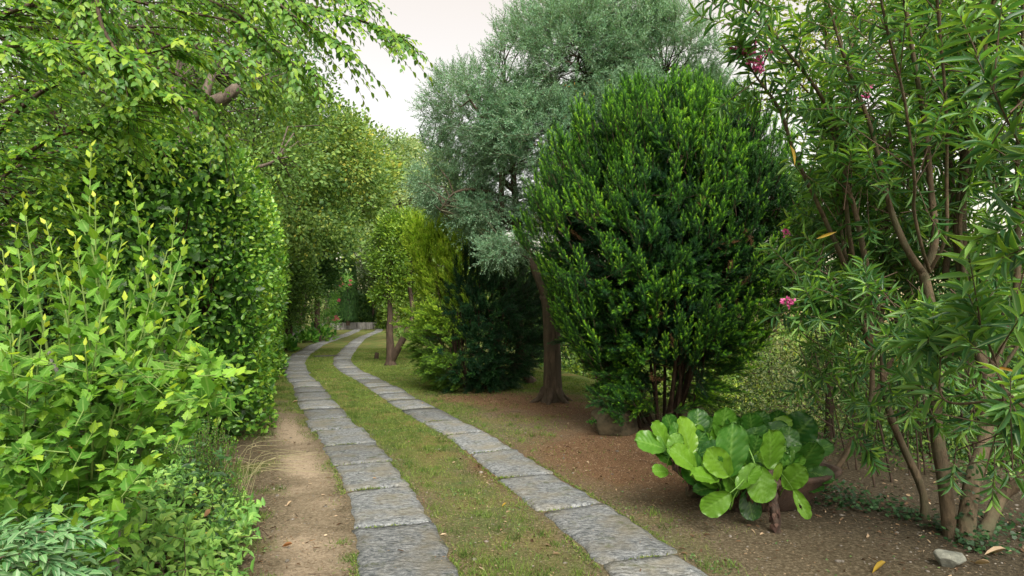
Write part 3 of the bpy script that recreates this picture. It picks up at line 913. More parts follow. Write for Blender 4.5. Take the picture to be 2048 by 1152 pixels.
def limbs_to(rng, skel, C, r0=0.02, r1=0.005, sag=0.15):
    """thin branches from the nearest skeleton node to each clump"""
    skel = np.asarray(skel)
    g = Geo()
    d = np.linalg.norm(C[:, None] - skel[None] - np.array([0, 0, 0.0]), axis=-1) + 0.5 * np.maximum(skel[None, :, 2] - C[:, None, 2], 0)
    j = d.argmin(1); A = skel[j]; dist = np.linalg.norm(C - A, axis=1, keepdims=True)
    m1 = A + (C - A) * 0.35 + rng.normal(0, .07, C.shape) * dist + np.array([0, 0, 1]) * sag * dist * .5
    m2 = A + (C - A) * 0.7 + rng.normal(0, .06, C.shape) * dist + np.array([0, 0, 1]) * sag * dist * .4
    ra = r0 * (1 - 0) ; rb = r0 * .7 + r1 * .3; rc = r0 * .35 + r1 * .65
    g.segs(A, m1, ra, rb); g.segs(m1, m2, rb, rc); g.segs(m2, C, rc, r1)
    return g
def tree(name, label, cat, base, trunk, blobs, mat, n_clump, cr, k, L, W, seed, bark=None, group=None, r_base=0.2, nz=0.0, nscale=0.8, inner=0.6, lower=-0.6, template=None, flat=0.75, tint=(0, 1), cname='crown', br=0.03, limbs=(), up=.6, tipup=0.0):
    rng = np.random.default_rng(seed)
    bark = bark or BARK_DARK
    root = empty(name, base, label, cat, group)
    g = Geo()
    tp = curve(trunk, 14)
    rr = np.linspace(1, 0.35, len(tp)) * r_base; rr[0] *= 1.35
    g.tube(tp, rr, 9, rng=rng, bump=.08); g.obj('trunk', bark, root)
    skel = [tp]
    for lb in limbs:
        lp = curve([np.array(q) for q in lb[0]], 10); g = Geo(); g.tube(lp, np.linspace(lb[1], lb[2], 10), 8, rng=rng, bump=.1); g.obj('branch', bark, root); skel.append(lp)
    skel = np.concatenate([q[len(q) // 3:] for q in skel])
    C, O = crown_points(rng, blobs, n_clump, inner, lower, nz, seed, nscale)
    sub = C[rng.permutation(len(C))[:min(len(C), 140)]]
    limbs_to(rng, skel, sub, br, br * .25).obj('twigs', bark, root, kind='stuff')
    ng = clump_nodes(imat(mat), L / cr, W / cr, template or T_TWO, k, tipup=tipup)
    A = norm(O + rng.normal(0, .35, C.shape) + [0, 0, tipup * .8])
    big = .22 * (noise3(C[:, 0] * .9, C[:, 1] * .9, C[:, 2] * .9, seed) - .5) * 2
    grow_on(root, ng, C, A, np.array([0, 0, 1.0]) + rng.normal(0, .4, C.shape), cr * rng.uniform(.6, 1.3, len(C)), tint[0] + rng.uniform(-.05, .22, len(C)) + big, rng.uniform(.45, .75, len(C)) * (tint[1] - tint[0]), cname, seed=seed)
    return root

# ================================================================== YEW BUSHES
M_YEW = leafmat('yew_needles', [(0.014, 0.060, 0.030), (0.028, 0.105, 0.030), (0.065, 0.21, 0.028), (0.17, 0.44, 0.03), (0.36, 0.66, 0.05)], 0.45, 0.36, 0.4)
M_YEW_LIT = leafmat('yew_needles_yellow', [(0.04, 0.10, 0.02), (0.10, 0.23, 0.03), (0.23, 0.43, 0.035), (0.40, 0.62, 0.045), (0.56, 0.72, 0.08)], 0.45, 0.25, 0.4)  # lit copy of the yew needles, for the smaller bush
def plume_nodes(mat, seed, Lp=.36, ns=13, Lsh=.115, nn=44, nL=.032, nW=.0075, twig=BARK_YEW):
    """plumes along +Y bending to +Z, each a fan of shoots carrying needles"""
    ms = []
    for v in range(4):
        rng = np.random.default_rng(seed + v)
        A = np.array([[0, 1.0, 0]]); P = np.zeros((1, 3)); bend = np.array([[0, 0, .14]])
        (sp, sd, sn, sl, sw, st), tw = sprays(rng, P, A, Lp, ns, 0.85, 'spiral', Lsh, 1.0, bend, start=0.2, taper=0.8, jit=.35)
        sp = np.vstack([sp, tw[2]]); sd = norm(np.vstack([sd, norm(A + bend)]) + np.array([0, .28, .10])); sl = np.concatenate([sl, [Lsh]])
        g = Geo(); g.segs(tw[0], tw[1], .005, .0035); g.segs(tw[1], tw[2], .0035, .002)
        M = len(sp)
        bend2 = np.array([0, .05, .08]) + 0 * sp
        g.segs(sp, sp + sd * sl[:, None] * .95 + bend2 * sl[:, None] * .9, .0018, .001)
        (p, d, n, l, w, _), _ = sprays(rng, sp, sd, sl, nn, 1.05, 'spiral', nL, nW, bend2, start=0.0, taper=0.7, jit=.2)
        q = np.tile(np.arange(nn) / nn, M)
        young = np.repeat(rng.uniform(.35, 1.0, M), nn)
        tip = np.clip((q - .25) / .6, 0, 1) * young
        V, F, T, Mi = leaf_mesh((p, d, n, l, w, tip), T_NEED)
        me = mesh_np('plume', V, F, mat, {'tip': T})
        gV = np.concatenate(g.V); gF = np.concatenate(g.F)
        # join the twigs as triangles with a second material
        nv = len(V); F2 = np.vstack([gF[:, [0, 1, 2]], gF[:, [0, 2, 3]]]) + nv
        me = mesh_np('plume', np.vstack([V, gV]), np.vstack([F, F2]), mat, {'tip': np.concatenate([T, np.zeros(len(gV))])})
        me.materials.append(twig)
        mi = np.zeros(len(F) + len(F2), dtype=np.int32); mi[len(F):] = 1
        me.polygons.foreach_set('material_index', mi)
        ms.append(me)
    return growth_nodes('plumes', ms)
def yew_shape_pts(rng, n, c, prof, zmin, zmax, seed, inner=0.72):
    """prof: radius-x, radius-y as function of height table; returns points+outward"""
    z = rng.uniform(zmin, zmax, n)
    th = rng.uniform(0, 2 * math.pi, n)
    t = np.array(prof)
    rx = np.interp(z, t[:, 0], t[:, 1]); ox = np.interp(z, t[:, 0], t[:, 2])
    rad = inner + (1 - inner) * rng.uniform(0, 1, n) ** .7
    lump = 0.66 + 0.40 * noise3(np.cos(th) * 2.4 + 5, np.sin(th) * 2.4 + 5, z * 1.7, seed) + .32 * noise3(np.cos(th) * 1.3 + 9, np.sin(th) * 1.3 + 9, z * .8, seed + 3)
    x = c[0] + ox + np.cos(th) * rx * rad * lump; y = c[1] + np.sin(th) * rx * rad * lump * 0.95
    dr = np.gradient(np.interp(np.linspace(zmin, zmax, 50), t[:, 0], t[:, 1]), (zmax - zmin) / 49)
    slope = np.interp(z, np.linspace(zmin, zmax, 50), dr)
    O = norm(np.stack([np.cos(th), np.sin(th), -slope * 0.7], -1))
    return np.stack([x, y, z], -1), O, rx * rad

def big_yew():
    rng = np.random.default_rng(101)
    base = np.array([1.95, 8.9, 0.0]); base[2] = float(terrain(base[0], base[1]))
    root = empty('yew_bush', base, 'very large dark green yew bush with bright tips, standing behind the broad-leaved plant', 'bush')
    prof = [(0.1, 0.50, -.02), (0.5, 0.84, .0), (1.0, 1.12, .02), (1.6, 1.38, 0.02), (2.2, 1.60, 0.0), (2.8, 1.64, 0.0), (3.3, 1.48, 0.08), (3.8, 1.16, 0.12), (4.15, 0.78, 0.12), (4.4, 0.3, 0.15)]
    up = np.array([0, 0, 1.0])
    ng = plume_nodes(imat(M_YEW), 40)
    P, O, _ = yew_shape_pts(rng, 4300, base, prof, 0.30, 4.22, 5, .62)
    keep = rng.uniform(size=len(P)) < 0.45 + 0.55 * sstep(0.5, 1.3, P[:, 2])
    keep &= noise3(P[:, 0] * 1.6, P[:, 1] * 1.6, P[:, 2] * 1.3, 33) > 0.36
    P, O = P[keep], O[keep]
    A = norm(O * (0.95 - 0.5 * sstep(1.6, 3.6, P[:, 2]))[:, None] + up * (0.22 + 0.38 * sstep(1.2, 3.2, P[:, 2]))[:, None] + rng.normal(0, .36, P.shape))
    br = np.clip(0.70 + 0.32 * sstep(1.4, 3.4, P[:, 2]) + rng.normal(0, .22, len(P)), 0, 1)  # tips brighter with height: light on the top put into the colour
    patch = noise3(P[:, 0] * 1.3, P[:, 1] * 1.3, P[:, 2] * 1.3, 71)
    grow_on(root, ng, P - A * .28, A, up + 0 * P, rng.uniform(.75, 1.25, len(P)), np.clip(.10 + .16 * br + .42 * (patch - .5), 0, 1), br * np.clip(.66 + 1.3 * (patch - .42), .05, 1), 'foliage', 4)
    # leaders shooting up through the top
    LP, LA, LS = [], [], []
    for k in range(26):
        a_ = rng.uniform(0, 6.28); r_ = 1.25 * rng.uniform(0, 1) ** .6; x_, y_ = base[0] + .12 + math.cos(a_) * r_, base[1] + math.sin(a_) * r_
        z0 = 4.25 - .55 * r_ ** 2; hh = rng.uniform(.08, .55); dl = np.array([math.cos(a_) * .25 * r_, math.sin(a_) * .25 * r_, 1.0])
        for t_ in np.linspace(-.5, 1, 6):
            LP.append(np.array([x_, y_, z0 - .25]) + dl * hh * t_ + rng.normal(0, .05, 3)); LA.append(dl + rng.normal(0, .22, 3)); LS.append(rng.uniform(.55, .85))
    LP, LA, LS = np.array(LP), norm(np.array(LA)), np.array(LS)
    grow_on(root, ng, LP, LA, up + 0 * LP, LS, rng.uniform(.15, .35, len(LP)), rng.uniform(.55, .95, len(LP)), 'leaders', 4, 12)
    # low branches sweeping over the boulder
    P = np.array([-.62, -.55, .34]) + base + rng.normal(0, 1, (40, 3)) * [.17, .18, .12]; A = norm(np.array([-.6, -.5, .25]) + rng.normal(0, .35, P.shape))
    grow_on(root, ng, P, A, up + 0 * P, rng.uniform(.6, .95, len(P)), rng.uniform(.1, .3, len(P)), rng.uniform(.2, .7, len(P)), 'low_branches', 4, 13)
    dm = imat(leafmat('dead_needles', [(0.10, 0.05, 0.025), (0.20, 0.11, 0.05), (0.28, 0.17, 0.08)], .6, .1, .2))
    P, O, _ = yew_shape_pts(rng, 60, base, prof, .6, 3.0, 35, .85); A = norm(O + up * .2 + rng.normal(0, .4, P.shape))
    grow_on(root, plume_nodes(dm, 90, nn=16), P - A * .3, A, up + 0 * P, rng.uniform(.5, .8, len(P)), .3, .4, 'dead_sprigs', 4, 14)
    # dense core, its shade put into the dark tint
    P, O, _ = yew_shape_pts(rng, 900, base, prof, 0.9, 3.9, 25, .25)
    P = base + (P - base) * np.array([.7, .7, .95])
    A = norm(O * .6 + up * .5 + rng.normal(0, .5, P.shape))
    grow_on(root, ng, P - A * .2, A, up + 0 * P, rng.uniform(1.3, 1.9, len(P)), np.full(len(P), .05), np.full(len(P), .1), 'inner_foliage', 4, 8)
    # single long shoots standing proud of the outline
    P, O, _ = yew_shape_pts(rng, 800, base, prof, .9, 4.3, 15, 1.04)
    A = norm(O * .75 + up + rng.normal(0, .15, P.shape))
    grow_on(root, ng, P - A * .15, A, up + 0 * P, rng.uniform(.6, 1.1, len(P)), rng.uniform(.15, .35, len(P)), rng.uniform(.5, 1., len(P)), 'young_shoots', 4, 3)
    # many rising stems
    for k in range(26):
        a = rng.uniform(0, 2 * math.pi); r0 = rng.uniform(.05, .38); h = rng.uniform(2.2, 3.7); r1 = rng.uniform(.5, 1.25)
        p0 = base + [math.cos(a) * r0, math.sin(a) * r0 * .8, -.05]
        p3 = base + [math.cos(a) * r1, math.sin(a) * r1, h]
        p1 = p0 + (p3 - p0) * .3 + [math.cos(a) * .10, math.sin(a) * .10, -.05]; p2 = p0 + (p3 - p0) * .65 + rng.normal(0, .06, 3)
        g = Geo(); g.tube(curve([p0, p1, p2, p3], 12), np.linspace(rng.uniform(.014, .032), .005, 12), 6, rng=rng, bump=.12); g.obj('stem', BARK_YEW, root)
big_yew()

def small_yew():
    rng = np.random.default_rng(102)
    base = onground(-0.66, 12.6)
    root = empty('yew_bush', base, 'mid-sized yew bush, yellow-green on its left half and nearly black on its right', 'bush')
    prof = [(0.05, 0.55, 0.0), (0.4, 0.95, 0.0), (0.9, 1.22, 0.06), (1.5, 1.3, 0.10), (2.0, 1.2, 0.05), (2.35, 1.0, -.2), (2.75, 0.85, -.42), (3.1, 0.55, -.52), (3.3, 0.2, -.55)]
    up = np.array([0, 0, 1.0])
    P, O, _ = yew_shape_pts(rng, 2300, base, prof, 0.10, 3.35, 9, .65)
    lit_side = (P[:, 0] - base[0] + rng.normal(0, .18, len(P))) < (-0.38 + 0.45 * sstep(2.0, 2.9, P[:, 2]))  # light on the left, shade on the right, put into the needle colour
    kp = noise3(P[:, 0] * 2.3, P[:, 1] * 2.3, P[:, 2] * 2.3, 43) > 0.30
    for m, mat, sd, pn in ((lit_side & kp, M_YEW_LIT, 60, 'yellow_green_foliage'), (~lit_side & kp, M_YEW, 70, 'dark_foliage')):
        ng = plume_nodes(imat(mat), sd, Lp=.30, ns=12, Lsh=.11, nn=30, nL=.036, nW=.010)
        Q, OO = P[m], O[m]
        A = norm(OO * 1.0 + up * (.1 + .5 * sstep(.8, 2.4, Q[:, 2]))[:, None] + rng.normal(0, .35, Q.shape))
        b_ = np.clip((0.7 if mat is M_YEW_LIT else 0.22) + rng.normal(0, .2, len(Q)), 0, 1)
        grow_on(root, ng, Q - A * .2, A, up + 0 * Q, rng.uniform(.7, 1.2, len(Q)), ((.04 + .42 * sstep(.5, 2.2, Q[:, 2])) if mat is M_YEW_LIT else .04) + .15 * b_, b_ * ((.45 + .4 * sstep(.5, 2.0, Q[:, 2])) if mat is M_YEW_LIT else .5), pn, 4, sd)
    for k in range(18):
        a = rng.uniform(0, 2 * math.pi); r0 = rng.uniform(.05, .25); h = rng.uniform(1.2, 2.2); r1 = rng.uniform(.4, .95)
        p0 = base + [math.cos(a) * r0, math.sin(a) * r0 * .8, -.03]; p3 = base + [math.cos(a) * r1, math.sin(a) * r1, h]
        p1 = p0 + (p3 - p0) * .4 + [math.cos(a) * .1, math.sin(a) * .1, -.05]
        g = Geo(); g.tube(curve([p0, p1, p3], 9), np.linspace(.022, .006, 9), 5); g.obj('stem', BARK_YEW, root)
small_yew()

# ================================================================== OLIVE
M_OLIVE = leafmat('olive_leaves', [(0.06, 0.145, 0.085), (0.105, 0.225, 0.13), (0.17, 0.33, 0.19), (0.28, 0.44, 0.27)], 0.40, 0.28, 0.4, under=(0.26, 0.43, 0.27), tboost=(1.2, 1.35, 0.75))
M_ORANGE = leafmat('turning_leaves', [(0.35, 0.18, 0.02), (0.5, 0.28, 0.03)], .5, .3, .3)
def olive():
    rng = np.random.default_rng(201)
    b = onground(0.63, 10.9)
    Y = 10.9
    root = empty('olive_tree', b, 'grey-green olive tree with a bare brown trunk leaning left above the dark bush', 'tree')
    g = Geo()
    tp = curve([b + [0, 0, -.1], at(1104, 740, Y), at(1102, 640, Y), at(1096, 590, Y)], 16)
    rr = np.interp(np.linspace(0, 1, 16), [0, .12, .3, .9, 1], [.215, .155, .132, .125, .14])
    g.tube(tp, rr, 14, rng=rng, bump=.10)
    for k in range(6):     # root flares
        a = k * 1.05 + .3
        g.tube(curve([b + [math.cos(a) * .10, math.sin(a) * .10, .20], b + [math.cos(a) * .20, math.sin(a) * .20, .06], b + [math.cos(a) * .38, math.sin(a) * .34, -.04]], 6), np.linspace(.08, .025, 6), 6, rng=rng, bump=.2)
    g.obj('trunk', BARK_OLIVE, root)
    T = tp[-1]
    limbs = [
        ([T + [0, 0, -.1], at(1072, 540, Y), at(1040, 470, Y), at(1028, 380, Y), at(1022, 280, Y), at(1010, 170, Y)], .10, .02),
        ([at(1040, 470, Y), at(1004, 420, Y - .2), at(1003, 340, Y - .3), at(985, 270, Y - .4), at(940, 200, Y - .5)], .07, .015),
        ([T + [0, 0, -.1], at(1120, 520, Y + .2), at(1170, 420, Y + .4), at(1250, 290, Y + .5), at(1330, 150, Y + .6)], .10, .02),
        ([at(1170, 420, Y + .4), at(1160, 320, Y + .2), at(1150, 200, Y), at(1160, 90, Y)], .06, .015),
        ([at(1028, 380, Y), at(960, 330, Y + .3), at(900, 300, Y + .5), at(850, 290, Y + .6)], .05, .012),
        ([at(1028, 400, Y), at(960, 380, Y - .2), at(910, 385, Y - .3), at(880, 420, Y - .3)], .035, .01),
        ([at(1060, 520, Y), at(1010, 490, Y - .5), at(985, 500, Y - .8)], .03, .008),
        ([at(1250, 290, Y + .5), at(1350, 260, Y + .6), at(1440, 200, Y + .7)], .05, .012),
        ([T, at(1150, 580, Y - .2), at(1180, 560, Y - .3)], .05, .01)]
    sk = []
    for pts, r0, r1 in limbs:
        lp = curve(pts, 14); g = Geo(); g.tube(lp, np.linspace(r0, r1, 14), 8, rng=rng, bump=.12); g.obj('branch', BARK_OLIVE, root); sk.append(lp)
    sk = np.concatenate(sk)
    W = lambda px, py, dY=0: at(px, py, Y + dY)
    blobs = [(W(960, 230), (1.05, 1.3, .85)), (W(1130, 120), (1.3, 1.5, 1.0)), (W(1310, 130, .4), (1.15, 1.4, .9)), (W(1080, 280, -.3), (1.2, 1.1, .85)), (W(1250, 260), (1.3, 1.3, .9)), (W(900, 370, .1), (.65, .9, .55)), (W(1420, 215, .3), (.55, .9, .65)), (W(1240, 20), (.9, .8, .6))]
    C, O = crown_points(rng, blobs, 3500, .40, -.85, .36, 19, 1.15)
    # drooping, thinner skirt
    bl2 = [(W(960, 425, .1), (.6, .7, .42)), (W(1010, 500, -.8), (.40, .35, .25)), (W(1060, 420), (.4, .5, .5))]
    C2, O2 = crown_points(rng, bl2, 300, .2, -1, .2, 3, 1.5)
    limbs_to(rng, sk, C[rng.permutation(len(C))[:330]], .014, .004, .1).obj('twigs', BARK_OLIVE, root, kind='stuff')
    tw = limbs_to(rng, sk, C2, .008, .003, .05)
    ms = []
    for v in range(4):
        r2 = np.random.default_rng(230 + v)
        A0 = norm(np.array([[0, 1.0, 0]]) * np.ones((6, 1)) + r2.normal(0, .42, (6, 3))); P0 = r2.normal(0, .05, (6, 3))
        arr, t = sprays(r2, P0, A0, r2.uniform(.2, .34, 6), 16, .95, 'pair', .064, .0152, bend=np.array([0, 0, -.15]) + 0 * P0, taper=.75, jit=.35)
        V_, F_, T_, M_ = leaf_mesh(arr, T_TWO); g = Geo(); g.segs(t[0], t[2], .0028, .0012)
        gV = np.concatenate(g.V); gF = np.concatenate(g.F); F2 = np.vstack([gF[:, [0, 1, 2]], gF[:, [0, 2, 3]]]) + len(V_)
        me = mesh_np('spray', np.vstack([V_, gV]), np.vstack([F_, F2]), imat(M_OLIVE), {'tip': np.concatenate([T_, np.zeros(len(gV))])}); me.materials.append(TWIG_OLIVE)
        mi = np.zeros(len(F_) + len(F2), dtype=np.int32); mi[len(F_):] = 1; me.polygons.foreach_set('material_index', mi); ms.append(me)
    ng = growth_nodes('sprays', ms)
    for (c, o, dr, nm) in ((C, O, 0.0, 'crown'), (C2, O2, -.5, 'drooping_twigs')):
        top = sstep(4.6, 6.2, c[:, 2])[:, None]
        A = norm(o * (.8 - .4 * top) + rng.normal(0, .4, c.shape) + np.array([0, 0, .3]) * (1 + 2.5 * top) + [0, 0, dr])
        grow_on(root, ng, c - A * .1, A, np.array([0, 0, 1.0]) + 0 * c, rng.uniform(.65, 1.1, len(c)), rng.uniform(0, .35, len(c)), rng.uniform(.4, .8, len(c)), nm, 4, 5)
    tw.obj('fine_twigs', TWIG_OLIVE, root, kind='stuff')
    lv = Leaves(); q = C[(O[:, 1] < .2)]; q = q[(np.abs(q[:, 0] - 1.1) < .9) & (q[:, 2] < 5.0)]; q = q[rng.permutation(len(q))[:22]]
    q = np.repeat(q, 4, 0) + rng.normal(0, .06, (len(q) * 4, 3)) + [0, -.12, 0]
    lv.add(q, rdir(rng, len(q)), rdir(rng, len(q)), .055, .014, rng.uniform(0, 1, len(q)))
    put_leaves(root, lv, T_TWO, M_ORANGE, part='orange_leaves')
olive()

# ================================================================== BROAD-LEAVED TREES ON THE LEFT AND BEHIND
M_OAK = leafmat('oak_leaves', [(0.05, 0.12, 0.03), (0.11, 0.22, 0.05), (0.20, 0.34, 0.075), (0.36, 0.47, 0.09)], .5, .35, .3)
M_OAK2 = leafmat('yellowing_leaves', [(0.055, 0.13, 0.035), (0.13, 0.24, 0.055), (0.25, 0.37, 0.08), (0.50, 0.48, 0.09)], .5, .35, .3)
M_FAR_HAZE = leafmat('far_leaves', [(0.11, 0.20, 0.09), (0.20, 0.31, 0.13), (0.31, 0.42, 0.17), (0.48, 0.52, 0.22)], .55, .35, .25)  # leaf colours paled to stand in for distance haze
M_MID = leafmat('mid_leaves', [(0.025, 0.075, 0.024), (0.05, 0.13, 0.035), (0.11, 0.23, 0.05), (0.22, 0.34, 0.06)], .5, .3, .35)
M_BLUE = leafmat('blue_green_leaves', [(0.03, 0.075, 0.045), (0.06, 0.12, 0.07), (0.10, 0.17, 0.09)], .5, .25, .35)
M_GREY = leafmat('silver_leaves', [(0.12, 0.19, 0.12), (0.2, 0.28, 0.18), (0.28, 0.36, 0.24)], .55, .3, .3)
def B(px, py, Y, rx, ry, rz): return (at(px, py, Y), (rx, ry, rz))
TG = 'trees standing along the far side of the driveway'
# the pollarded oak with the pale fork
Y = 13.0
tb = np.array([-7.0, 13.0, 0.4])
tree('oak_tree', 'thick brown forked oak trunk with sawn limbs showing through the leaves at upper left', 'tree', tb,
     [tb, at(330, 420, Y), at(365, 300, Y), at(372, 240, Y), at(348, 165, Y)],
     [B(300, 60, 14, 2.6, 1.8, 1.4), B(520, 330, 13.6, 1.1, 1.2, .75), B(560, 250, 15, 1.3, 1.5, 1.0), B(560, 150, 15.5, 1.2, 1.5, 1.2), B(450, 90, 15, 2.0, 1.5, 1.3), B(150, 150, 15, 2.4, 1.5, 1.9), B(470, 400, 13.4, 1.2, 1.0, .6)],
     M_OAK, 520, .40, 42, .09, .055, 301, BARK_PALE, r_base=.30, br=.02, inner=.45, nz=.3, nscale=1.1,
     limbs=[((at(372, 250, Y), at(410, 215, Y - .2), at(450, 195, Y - .3), at(478, 172, Y - .3)), .17, .10),
            ((at(410, 205, Y - .2), at(415, 175, Y - .2), at(425, 150, Y)), .09, .07),
            ((at(372, 230, Y), at(366, 190, Y - .1), at(375, 172, Y - .1)), .08, .06),
            ((at(360, 290, Y), at(400, 272, Y - .3), at(450, 275, Y - .4), at(465, 268, Y - .4)), .08, .04),
            ((at(440, 350, Y - .2), at(480, 342, Y - .3), at(530, 330, Y - .3), at(555, 318, Y - .2)), .07, .015),
            ((at(365, 330, Y), at(400, 350, Y - .1), at(440, 350, Y - .2)), .07, .06)])
tree('deciduous_tree', 'tall light green tree with yellow-tinged leaves above the far hedges', 'tree', (-8.6, 21.0, .9),
     [(-8.6, 21, .9), (-8.5, 21, 3), (-8.0, 20.5, 6)],
     [B(625, 265, 20, 1.3, 1.6, 1.2), B(590, 330, 19, 1.2, 1.5, 1.3), B(680, 330, 21, 1.3, 1.6, 1.3), B(600, 420, 18.5, 1.1, 1.3, 1.2), B(650, 470, 20, .95, 1.3, 1.2), B(575, 190, 19, .8, 1.5, .8)],
     M_OAK2, 520, .46, 46, .11, .075, 302, r_base=.22, group=TG, inner=.5, nz=.33, nscale=.9)
tree('deciduous_tree', 'yellow-green tree with an orange-tinged top, its crown stepping down against the sky', 'tree', (-9.0, 29.0, .9),
     [(-9.0, 29, .9), (-8.6, 29, 4), (-8.0, 29, 7)],
     [B(695, 285, 29, 1.2, 1.8, .9), B(735, 340, 30, 1.5, 1.8, 1.5), B(700, 400, 28, 1.5, 1.7, 1.6), B(660, 350, 27, 1.4, 1.7, 1.6)],
     M_OAK2, 400, .62, 42, .16, .11, 303, r_base=.2, group=TG, inner=.5, tint=(.15, 1), nz=.33, nscale=.7)
tree('deciduous_tree', 'pale rounded tree in the far distance where the two tracks disappear', 'tree', (-8.5, 50.0, .5),
     [(-8.5, 50, .5), (-8.7, 50, 5), (-8.5, 50, 9)],
     [B(770, 320, 50, 3.0, 3, 1.9), B(820, 330, 52, 2.8, 3, 2.0), B(790, 400, 48, 3.2, 3, 2.4), B(740, 420, 46, 2.0, 2.5, 2.4), B(860, 400, 50, 3.2, 3, 2.6)],
     M_FAR_HAZE, 560, .75, 50, .20, .14, 304, r_base=.3, group=TG, inner=.55)
tree('deciduous_tree', 'pale green far tree with a dark leaning limb behind the grey shrub', 'tree', (-6.5, 44.0, .2),
     [(-7.4, 44, .2), at(765, 460, 44), at(785, 415, 44)],
     [B(800, 450, 44, 2.2, 2, 1.4), B(760, 480, 43, 1.6, 2, 1.2), B(840, 430, 45, 2.2, 2, 1.8)],
     M_FAR_HAZE, 220, .6, 45, .17, .11, 305, r_base=.3, group=TG, inner=.55)
# a wooded slope behind everything on the left
for q, (px, py, Yd, r) in enumerate([(60, 200, 22, 3.4), (250, 170, 24, 3.6), (430, 260, 25, 3.0), (480, 120, 28, 3.3), (560, 300, 34, 3.0)]):
    c = at(px, py, Yd) if q != 3 else at(440, 130, Yd)
    tree('woodland_tree', ['dense tree behind the overhanging branches, furthest left', 'dense tree behind the forked oak trunk', 'leafy tree just right of the forked oak trunk', 'tall leafy tree touching the sky at upper left', 'leafy tree above the far end of the hedge'][q], 'tree', (c[0], Yd, 1.0),
         [(c[0], Yd, 1.0), (c[0] + .2, Yd, 4), tuple(c)], [(c, (r, r * .8, r * .9)), (c + [0, 0, -r * 1.1], (r, r * .8, r * .9))], M_OAK if q != 3 else M_MID, 230, .75, 46, .15, .095, 310 + q, r_base=.25, group='woodland trees on the left slope', inner=.6)

for q, (px, py, Yd, rx, rz, mt, lab) in enumerate([
        (574, 500, 24.5, .95, 2.2, 'M_OAK', 'tall narrow bushy tree hanging over the low yellow-green hedge'),
        (632, 500, 31, .8, 1.5, 'M_MID', 'dark bushy tree behind the square green hedge'),
        (652, 440, 45, 1.3, 1.6, 'M_OAK', 'bushy tree rising above the red-flowered bush'),
        (715, 590, 54, 2.2, 3.0, 'M_FAR', 'pale bushy tree behind the curved far wall'),
        (770, 560, 54, 2.4, 3.2, 'M_FAR', 'pale bushy tree beyond the end of the right-hand track'),
        (40, 420, 12.5, 1.7, 2.0, 'M_MID', 'dark bushy tree at the left edge behind the lobed-leaf shrub'),
        (150, 330, 13.5, 1.8, 1.9, 'M_OAK', 'bushy tree behind the top of the clipped hedge, far left'),
        (60, 640, 9.0, 1.1, 1.2, 'M_MID', 'shaded bushy tree low at the left edge'),
        (300, 230, 16, 2.0, 2.0, 'M_OAK', 'bushy tree directly behind the pale forked trunk')]):
    c = at(px, py, Yd); m_ = {'M_OAK': M_OAK, 'M_MID': M_MID, 'M_FAR': M_FAR_HAZE}[mt]
    b_ = (c[0], Yd + .3, float(terrain(c[0], Yd + .3)))
    tree('bushy_tree', lab, 'tree', b_, [b_, (c[0], Yd + .2, c[2] * .6), tuple(c)], [(c, (rx, rx, rz)), (c + [rx * .3, 0, -rz * .7], (rx * .9, rx * .8, rz * .6))], m_, 330, .3 + .006 * Yd, 46, .06 + .002 * Yd, .035 + .0015 * Yd, 340 + q, r_base=.15, group=TG, inner=.5, lower=-.9)
